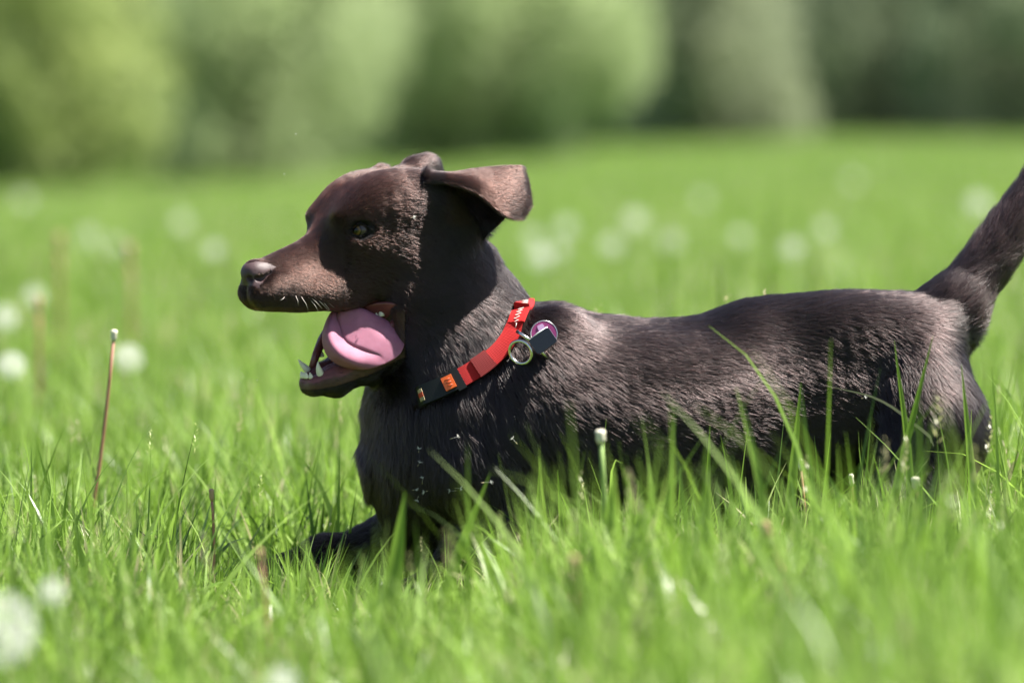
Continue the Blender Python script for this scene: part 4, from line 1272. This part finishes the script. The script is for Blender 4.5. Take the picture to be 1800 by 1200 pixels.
def scatter():
    pts, scl, rot, var = [], [], [], []
    g = np.random.default_rng(31)
    def band(d0, d1, dens, margin, s0, s1, tall):
        wmax = 0.125 * d1 + margin
        n = int((d1 - d0) * 2 * wmax * dens)
        x = g.uniform(-wmax, wmax, n); d = g.uniform(d0, d1, n)
        k = np.abs(x) < 0.125 * d + margin
        x, d = x[k], d[k]; y = d - 4.5
        pn_ = np.sin(x * 3.1 + 1.3 * np.sin(y * 2.2)) * np.sin(y * 2.7 + 1.1 * np.sin(x * 1.9))
        s = g.uniform(s0, s1, len(x)) * (1 + np.where(d > 7, 0.34, 0.20) * pn_) * (0.92 + 0.30 * np.clip((x + 0.02) / 0.30, 0, 1) * (d < 5.2)) * np.where((d > 3.75) & (d < 4.62) & (x > -0.34) & (x < 0.0), 0.62, 1.0) * np.where((d < 3.75) & (x < 0.0), 0.85, 1.0)
        pw = np.sin(x * 0.9 + 2.0 * np.sin(y * 0.37)) * np.sin(y * 0.61 + 1.3 * np.sin(x * 0.5))
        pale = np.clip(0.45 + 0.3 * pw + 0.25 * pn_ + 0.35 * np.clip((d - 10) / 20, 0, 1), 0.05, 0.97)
        pale = np.where((d > 29) & (d < 37) & (x > 0.4 + 0.5 * np.sin(d)), 0.0, pale)  # only dark tufts here: shading of a low bank put into grass colour
        v = g.integers(0, 5, len(x)) + 5 * (g.random(len(x)) < pale); q = g.random(len(x))
        q = np.where((d > 29) & (d < 37), q * 0.4 + 0.45, q)
        v = np.where(q < tall, g.integers(10, 15, len(x)), np.where(q > 0.90, g.integers(15, NT, len(x)), v))
        v = np.where((d > 7) & (g.random(len(x)) < 0.14), g.integers(18, NT, len(x)), v)
        v = np.where((d < 4.8) & (g.random(len(x)) < 0.07), g.integers(18, 20, len(x)), v)
        i = ((x - gx0) / gs).astype(int); j = ((y - gy0) / gs).astype(int)
        ins = (i >= 0) & (i < 190) & (j >= 0) & (j < 90)
        hit = np.zeros(len(x), bool); hit[ins] = mk[i[ins], j[ins]]
        x, y, s, v = x[~hit], y[~hit], s[~hit], v[~hit]
        # keep what stands right in front of the camera lens out
        pts.append(np.stack([x, y, gz(x, y)], 1)); scl.append(s); var.append(v)
        rot.append(np.stack([g.normal(size=len(x)) * 0.10, g.normal(size=len(x)) * 0.10, g.uniform(0, 6.28, len(x))], 1))
    band(2.6, 4.0, 900, 0.9, 0.95, 1.45, 0.25)
    band(4.0, 4.6, 800, 0.9, 0.8, 1.25, 0.18)
    band(4.6, 7.5, 720, 1.0, 0.9, 1.4, 0.22)
    band(7.5, 14, 380, 2.2, 1.0, 1.5, 0.25)
    band(14, 28, 150, 5.0, 1.0, 1.5, 0.3)
    band(28, 60, 36, 11.0, 1.0, 1.5, 0.3)
    band(60, 125, 8, 18.0, 1.0, 1.6, 0.3)
    Pn = np.concatenate(pts); S_ = np.concatenate(scl); R_ = np.concatenate(rot); V_ = np.concatenate(var)
    print('tufts', len(Pn))
    me_ = bpy.data.meshes.new('meadow_grass')
    me_.vertices.add(len(Pn)); me_.vertices.foreach_set('co', Pn.astype(np.float32).ravel())
    a = me_.attributes.new('scl', 'FLOAT', 'POINT'); a.data.foreach_set('value', S_.astype(np.float32))
    a = me_.attributes.new('rot', 'FLOAT_VECTOR', 'POINT'); a.data.foreach_set('vector', R_.astype(np.float32).ravel())
    a = me_.attributes.new('var', 'INT', 'POINT'); a.data.foreach_set('value', V_.astype(np.int32))
    me_.update()
    me_.materials.append(GRASS)
    o = bpy.data.objects.new('meadow_grass', me_); COL.objects.link(o)
    tag(o, 'long bright green grass covering the whole meadow', 'grass', None, 'stuff')
    ng = bpy.data.node_groups.new('scatter_tufts', 'GeometryNodeTree')
    ng.interface.new_socket('Geometry', in_out='INPUT', socket_type='NodeSocketGeometry')
    ng.interface.new_socket('Geometry', in_out='OUTPUT', socket_type='NodeSocketGeometry')
    N = ng.nodes; Lk = ng.links
    gi = N.new('NodeGroupInput'); go = N.new('NodeGroupOutput')
    ci = N.new('GeometryNodeCollectionInfo'); ci.inputs['Collection'].default_value = tcol
    ci.inputs['Separate Children'].default_value = True; ci.inputs['Reset Children'].default_value = True
    ip = N.new('GeometryNodeInstanceOnPoints'); ip.inputs['Pick Instance'].default_value = True
    def attr(nm, ty):
        q = N.new('GeometryNodeInputNamedAttribute'); q.data_type = ty; q.inputs['Name'].default_value = nm; return q.outputs['Attribute']
    e2r = N.new('FunctionNodeEulerToRotation')
    Lk.new(gi.outputs[0], ip.inputs['Points']); Lk.new(ci.outputs[0], ip.inputs['Instance'])
    Lk.new(attr('var', 'INT'), ip.inputs['Instance Index'])
    Lk.new(attr('rot', 'FLOAT_VECTOR'), e2r.inputs[0]); Lk.new(e2r.outputs[0], ip.inputs['Rotation'])
    Lk.new(attr('scl', 'FLOAT'), ip.inputs['Scale'])
    Lk.new(ip.outputs[0], go.inputs[0])
    md = o.modifiers.new('scatter', 'NODES'); md.node_group = ng
scatter()

# ------------------------------------------------------------------ dandelions and stalks
m, nt, b = node_mat('pappus')
b.inputs['Base Color'].default_value = (0.82, 0.82, 0.78, 1); b.inputs['Roughness'].default_value = 0.8
tr = nt.nodes.new('ShaderNodeBsdfTranslucent'); tr.inputs['Color'].default_value = (0.8, 0.8, 0.76, 1)
mx = nt.nodes.new('ShaderNodeMixShader'); mx.inputs[0].default_value = 0.4
nt.links.new(b.outputs[0], mx.inputs[1]); nt.links.new(tr.outputs[0], mx.inputs[2]); nt.links.new(mx.outputs[0], nt.nodes['Material Output'].inputs['Surface'])
PAP = m
STEM_G = simple_mat('green_stem', (0.16, 0.25, 0.06), 0.6, noise=(40, 0.2))
STEM_R = simple_mat('reddish_stem', (0.30, 0.14, 0.085), 0.6, noise=(40, 0.25))
SEEDB = simple_mat('receptacle', (0.35, 0.30, 0.18), 0.8)

def clock_mesh(R, seed, n=70):
    g = np.random.default_rng(seed); V, F = [], []
    for i in range(n):
        z = 1 - 2 * (i + 0.5) / n; a = i * 2.39996
        d = np.array([math.sqrt(1 - z * z) * math.cos(a), math.sqrt(1 - z * z) * math.sin(a), z])
        u = np.cross(d, (0.3, 0.5, 0.8)); u /= np.linalg.norm(u); v = np.cross(d, u)
        c0 = d * 0.004; c1 = d * R * 0.72
        w = 0.00022; n0 = len(V)
        V += [c0 - u * w, c0 + u * w, c1 + u * w, c1 - u * w]; F.append((n0, n0 + 1, n0 + 2, n0 + 3))
        for k in range(7):
            aa = 2 * math.pi * k / 7 + g.uniform(-.2, .2)
            s = u * math.cos(aa) + v * math.sin(aa); q = np.cross(d, s)
            tip = c1 + d * R * 0.27 + s * R * 0.24
            n0 = len(V)
            V += [c1 - q * w, c1 + q * w, tip + q * w * 0.8, tip - q * w * 0.8]; F.append((n0, n0 + 1, n0 + 2, n0 + 3))
    return V, F
cv_, cf_ = clock_mesh(0.023, 3)
proto_head = bpy.data.meshes.new('seed_head'); proto_head.from_pydata([tuple(v) for v in cv_], [], cf_); proto_head.materials.append(PAP)

def stem_path(base, top, bow=0.01):
    base, top = np.array(base, float), np.array(top, float)
    return [base + (top - base) * t + np.array([bow, bow * .3, 0]) * math.sin(math.pi * t) for t in np.linspace(0, 1, 7)]

def on_ground(px, py, D):
    y = D - 4.5; top = P(px, py, y); return top

def clock(px, py, D, label, size=1.0, lean=0.01, group='white dandelion clocks in the meadow'):
    top = on_ground(px, py, D)
    bx = top[0] + lean; by = top[1]; base = np.array([bx, by, float(gz(bx, by))])
    t = empty('dandelion', base); tag(t, label, 'dandelion', group)
    pth = stem_path((0, 0, -0.005), top - base)
    V, F = tube(pth, [.0018] * len(pth), 7); new_mesh('stem', V, F, STEM_G, t)
    o = bpy.data.objects.new('seed_head', proto_head); COL.objects.link(o); o.parent = t
    o.location = tuple(top - base); o.scale = (size,) * 3; o.rotation_euler = (rnd.uniform(-.5, .5), rnd.uniform(-.5, .5), rnd.uniform(0, 6))
    return t

CL = [
 (42, 352, 19.0, 'faint far dandelion clock under the yellow-green bush at far left', 1.25),
 (155, 418, 13.0, 'large pale dandelion clock nearest to the left edge below the bushes', 1.4),
 (203, 432, 12.5, 'dandelion clock just right of the large pale one at left', 1.0),
 (320, 392, 15.0, 'dandelion clock in the left meadow directly above the nose level, alone', 1.2),
 (376, 440, 11.0, 'small dandelion clock a little above and left of the dog\'s nose', 0.9),
 (20, 642, 6.1, 'bright dandelion clock at the left edge of the meadow, mid height', 0.9),
 (226, 630, 6.6, 'dandelion clock just right of the tall reddish bare stalk', 1.0),
 (8, 558, 7.6, 'dandelion clock cut by the left edge above the bright one', 1.0),
 (60, 520, 8.6, 'pale dandelion clock right of the one cut by the left edge', 0.85),
 (995, 400, 13.5, 'dandelion clock right of the tip of the dog\'s flapping ear', 1.25),
 (1117, 388, 14.0, 'brightest large dandelion clock above the middle of the back', 1.45),
 (1075, 432, 11.5, 'dandelion clock below left of the brightest large one', 1.1),
 (1180, 424, 12.0, 'dandelion clock below right of the brightest large one', 1.2),
 (938, 418, 12.5, 'dandelion clock immediately beside the hanging ear tip', 1.0),
 (950, 452, 11.0, 'dandelion clock low behind the dog\'s nape', 1.3),
 (985, 440, 11.6, 'dandelion clock in the cluster between nape and brightest clock', 0.9),
 (1393, 437, 11.5, 'dandelion clock above the highest part of the rump', 1.15),
 (1450, 403, 13.5, 'faint dandelion clock right of the tall dark grass stem', 1.0),
 (1300, 416, 12.8, 'faint dandelion clock left of the tall dark grass stem', 1.1),
 (1720, 358, 13.0, 'bright white dandelion clock left of the raised tail', 1.35),
 (1500, 318, 22.0, 'tiny far dandelion clock high in the field above the rump', 1.2),
 (1235, 350, 18.0, 'tiny far dandelion clock up the field from the brightest one', 1.1),
 (0, 1105, 3.0, 'big out-of-focus white dandelion clock in the lower left corner', 1.15),
 (92, 1040, 3.15, 'blurred dandelion clock up and right of the lower left corner one', 0.45),
 (498, 1200, 2.95, 'blurred pale dandelion clock at the bottom edge below the paw', 0.5),
 (1548, 1150, 3.0, 'blurred pale dandelion clock in the foreground below the rump', 0.5),
]
for px, py, D, lb, sz in CL: clock(px, py, D, lb, sz)

def bare_stalk(top, base_px, D, label, mat, r=0.0016, head=STRAW, hl=0.010):
    """flower stalk that has lost its seeds"""
    y = D - 4.5; tp = P(top[0], top[1], y); b_ = P(base_px, 900, y); base = np.array([b_[0], y + 0.0, float(gz(b_[0], y))])
    t = empty('bare_stalk', base); tag(t, label, 'flower stalk', 'seedless flower stalks in the grass')
    pth = stem_path((0, 0, -.005), tp - base, bow=0.004)
    V, F = tube(pth, [r * (1.15 - 0.3 * i / 6) for i in range(7)], 8); new_mesh('stem', V, F, mat, t)
    d = pth[-1] - pth[-2]; d /= np.linalg.norm(d)
    hp = [pth[-1] + d * hl * q for q in (-0.5, -0.1, 0.3, 0.6, 0.8)]
    V, F = tube(hp, [r * 1.0, r * 1.7, r * 1.5, r * 1.9, r * 1.2], 9); new_mesh('stalk_tip', V, F, head, t)
WTIP = simple_mat('pale_receptacle', (0.62, 0.58, 0.46), 0.7, noise=(200, 0.25))
bare_stalk((200, 592), 135, 4.75, 'tall reddish bare stalk leaning right, left of the dog', STEM_R, 0.0021, WTIP)
bare_stalk((1056, 770), 1062, 4.02, 'bare green stalk with a whitish tip standing before the belly', STEM_G, 0.0028, WTIP)
bare_stalk((1610, 852), 1618, 4.20, 'thick bare pinkish stalk below the thigh', STEM_R, 0.0024, WTIP)
bare_stalk((1497, 846), 1505, 4.35, 'thin bare stalk left of the thick pinkish one under the flank', STEM_R, 0.0016, WTIP)
bare_stalk((1407, 818), 1420, 4.36, 'short bare stalk with a pale tip below the flank', STEM_R, 0.0016, WTIP)
bare_stalk((1010, 1010), 1000, 3.40, 'blurred brown-tipped stalk in the foreground under the shoulder', STEM_R, 0.0022, STRAW, .02)
bare_stalk((458, 980), 470, 3.62, 'blurred brownish stalk in front of the outstretched paw', STEM_R, 0.0013, STRAW, .010)
bare_stalk((1350, 935), 1460, 3.65, 'blurred reddish stalk leaning left in the foreground below the belly', STEM_R, 0.0020, STRAW, .012)
bare_stalk((372, 872), 366, 4.45, 'short dark-tipped stalk in the grass left of the front leg', STEM_R, 0.0016, STRAW)
bare_stalk((68, 540), 60, 6.5, 'blurred brown stalk in the left meadow above the reddish one', STEM_R, 0.0030, STRAW, .02)
bare_stalk((104, 432), 100, 8.2, 'blurred dark seed stalk far left below the yellow-green bush', STEM_R, 0.0036, STRAW, .03)
bare_stalk((228, 450), 226, 8.0, 'blurred dark seed stalk right of the large pale clock at left', STEM_R, 0.0036, STRAW, .03)

def tall_blade(top, base_px, D, w, label, tint=0.4, bend=0.0, mid=None):
    y = D - 4.5; tp = P(top[0], top[1], y); b_ = P(base_px, 900, y); base = np.array([b_[0], y, float(gz(b_[0], y))])
    t = None
    pth = catmull([np.zeros(3), (tp - base) * 0.5 + np.array([bend, 0.01, 0.01]), tp - base], 14)
    V, F = [], []
    for i, p in enumerate(pth):
        q = i / 13; ww = w * (0.8 + 0.4 * math.sin(math.pi * q)) * (1 - q ** 3) + .0002
        V += [p + np.array([-ww, .3 * ww, 0]), p + np.array([0, -.25 * ww, 0]), p + np.array([ww, .3 * ww, 0])]
        if i:
            n0 = 3 * i
            F += [(n0 - 3, n0 - 2, n0 + 1, n0), (n0 - 2, n0 - 1, n0 + 2, n0 + 1)]
    o = new_mesh('grass_blade', V, F, GRASS); o.location = tuple(base)
    at_ = o.data.attributes.new('tint', 'FLOAT', 'POINT'); at_.data.foreach_set('value', [tint] * len(V))
    tag(o, label, 'grass blade', 'single tall grass blades')
for q in (
 ((1408, 672), 1375, 4.25, .0050, 'wide tall grass blade crossing the belly, pointing up right', .30, 0),
 ((1572, 598), 1590, 4.28, .0036, 'tall grass blade crossing the flank up to the rump', .36, .012),
 ((1640, 590), 1520, 4.22, .0040, 'long grass blade leaning right across the thigh', .32, 0),
 ((1690, 640), 1740, 4.26, .0040, 'broad grass blade leaning left across the buttock', .42, 0),
 ((1248, 745), 1240, 4.30, .0032, 'upright grass blade in front of the mid belly', .34, 0),
 ((948, 820), 940, 4.28, .0030, 'upright grass blade before the elbow', .36, 0),
 ((980, 825), 1000, 4.30, .0030, 'grass blade just right of the one before the elbow', .36, 0),
 ((712, 862), 672, 3.95, .0075, 'broad blurred grass blade in front of the chest', .38, 0),
 ((862, 830), 740, 4.05, .0050, 'blurred grass blade leaning right across the upper leg', .30, 0),
 ((1080, 815), 1050, 3.98, .0075, 'broad blurred grass blade beside the whitish tipped stalk', .50, 0),
 ((1362, 312), 1338, 9.0, .0050, 'tall dark grass stem rising blurred behind the rump', .05, 0),
 ((1265, 455), 1275, 6.0, .0032, 'dark upright grass blade behind the back', .05, 0),
 ((1440, 430), 1385, 7.5, .0032, 'dark grass blade leaning right behind the rump', .05, 0),
 ((1178, 385), 1168, 8.0, .0045, 'blurred grass blade rising behind the middle of the back', .2, 0),
): tall_blade(*q)
def arch_blade(pts, D, w, label, tint):
    y = D - 4.5
    c = catmull([P(a, b_, y) for a, b_ in pts], 18); base = c[0].copy()
    V, F = [], []
    for i, p in enumerate(c - base):
        q = i / 17; ww = w * (1 - q ** 3) + .0002
        V += [p + np.array([-ww * .4, 0, -ww]), p + np.array([ww * .4, 0, ww])]
        if i: n0 = 2 * i; F.append((n0 - 2, n0 - 1, n0 + 1, n0))
    o = new_mesh('grass_blade', V, F, GRASS); o.location = tuple(base)
    at_ = o.data.attributes.new('tint', 'FLOAT', 'POINT'); at_.data.foreach_set('value', [tint] * len(V))
    tag(o, label, 'grass blade', 'single tall grass blades')
arch_blade([(1560, 1090), (1570, 900), (1640, 790), (1600, 740), (1540, 700), (1462, 680)], 4.30, .0016, 'thin pale grass blade arching left across the dark flank', .95)

# seeds of dandelion caught in the coat
def seed(px, py, ang, ln, label, lift=0.004):
    h, n = hit_cam(px, py)
    if h is None: return
    c = h + n * lift
    c = c + (CAM - c) / np.linalg.norm(CAM - c) * 0.006
    t = empty('dandelion_seed', c); tag(t, label, 'dandelion seed', 'dandelion seeds caught in the dark chest fur')
    a = math.radians(ang); d = np.array([math.cos(a), rnd.uniform(-.9, .9), math.sin(a)]); d /= np.linalg.norm(d)
    u = np.cross(d, (0, 1, 0)); u /= np.linalg.norm(u); v = np.cross(d, u)
    parts = [tube([d * -ln * .6, d * 0.0], [.00010, .00008], 5)]
    for k in range(20):
        aa = rnd.uniform(0, 6.28); ll = rnd.uniform(.0010, .0032)
        s = u * math.cos(aa) + v * math.sin(aa)
        parts.append(tube([np.zeros(3), d * rnd.uniform(0, .0022) + s * ll], [.00013, .00007], 4))
    V, F = join(parts); new_mesh('pappus', V, F, PAP, t)
    V, F = tube([d * -ln * .6, d * -ln * .75, d * -ln * .95], [.0002, .0004, .0002], 6); new_mesh('achene', V, F, SEEDB, t)
for q in ((740, 788, 80, .006, 'single white seed highest on the chest'), (741, 812, 60, .005, 'white seed below the highest chest seed'),
          (805, 768, 20, .011, 'seed with long stalk right of the highest chest seed'), (902, 770, 130, .008, 'white seed on the shoulder'),
          (746, 838, 85, .010, 'seed hanging just above the white cluster'), (735, 858, 10, .006, 'left seed of the white cluster on the leg'),
          (748, 862, 200, .006, 'right seed of the white cluster on the leg'), (736, 876, 250, .005, 'lowest seed of the white cluster on the leg'),
          (793, 860, 180, .008, 'left one of the two seeds side by side near the elbow'), (811, 856, 0, .008, 'right one of the two seeds side by side near the elbow'),
          (863, 846, 0, .014, 'seed with a long level stalk near the elbow'), (724, 381, 15, .004, 'white fleck of seed on the temple before the ear'),
          (1520, 697, 30, .005, 'white seed on the flank near the thigh')):
    seed(*q)


def floating_seed(px, py, y, label):
    c = P(px, py, y); t = empty('dandelion_seed', c); tag(t, label, 'dandelion seed', 'dandelion seeds drifting in the air')
    parts = []
    for k in range(14):
        a = 2 * math.pi * k / 14
        parts.append(tube([np.zeros(3), np.array([math.cos(a) * .0014, math.sin(a) * .0010, .0006])], [.00012, .00006], 4))
    parts.append(tube([np.zeros(3), np.array([0.0003, 0, -.002])], [.00008, .00008], 4))
    V, F = join(parts); new_mesh('pappus', V, F, PAP, t)
    V, F = tube([(0.0003, 0, -.002), (0.0003, 0, -.0025), (0.0003, 0, -.003)], [.0001, .0003, .0001], 6); new_mesh('achene', V, F, SEEDB, t)
floating_seed(520, 236, -.1, 'tiny drifting seed against the trees above the muzzle')
floating_seed(500, 306, .1, 'tiny drifting seed just above the meadow edge over the muzzle')
floating_seed(452, 668, -.05, 'tiny drifting seed left of the lower jaw')
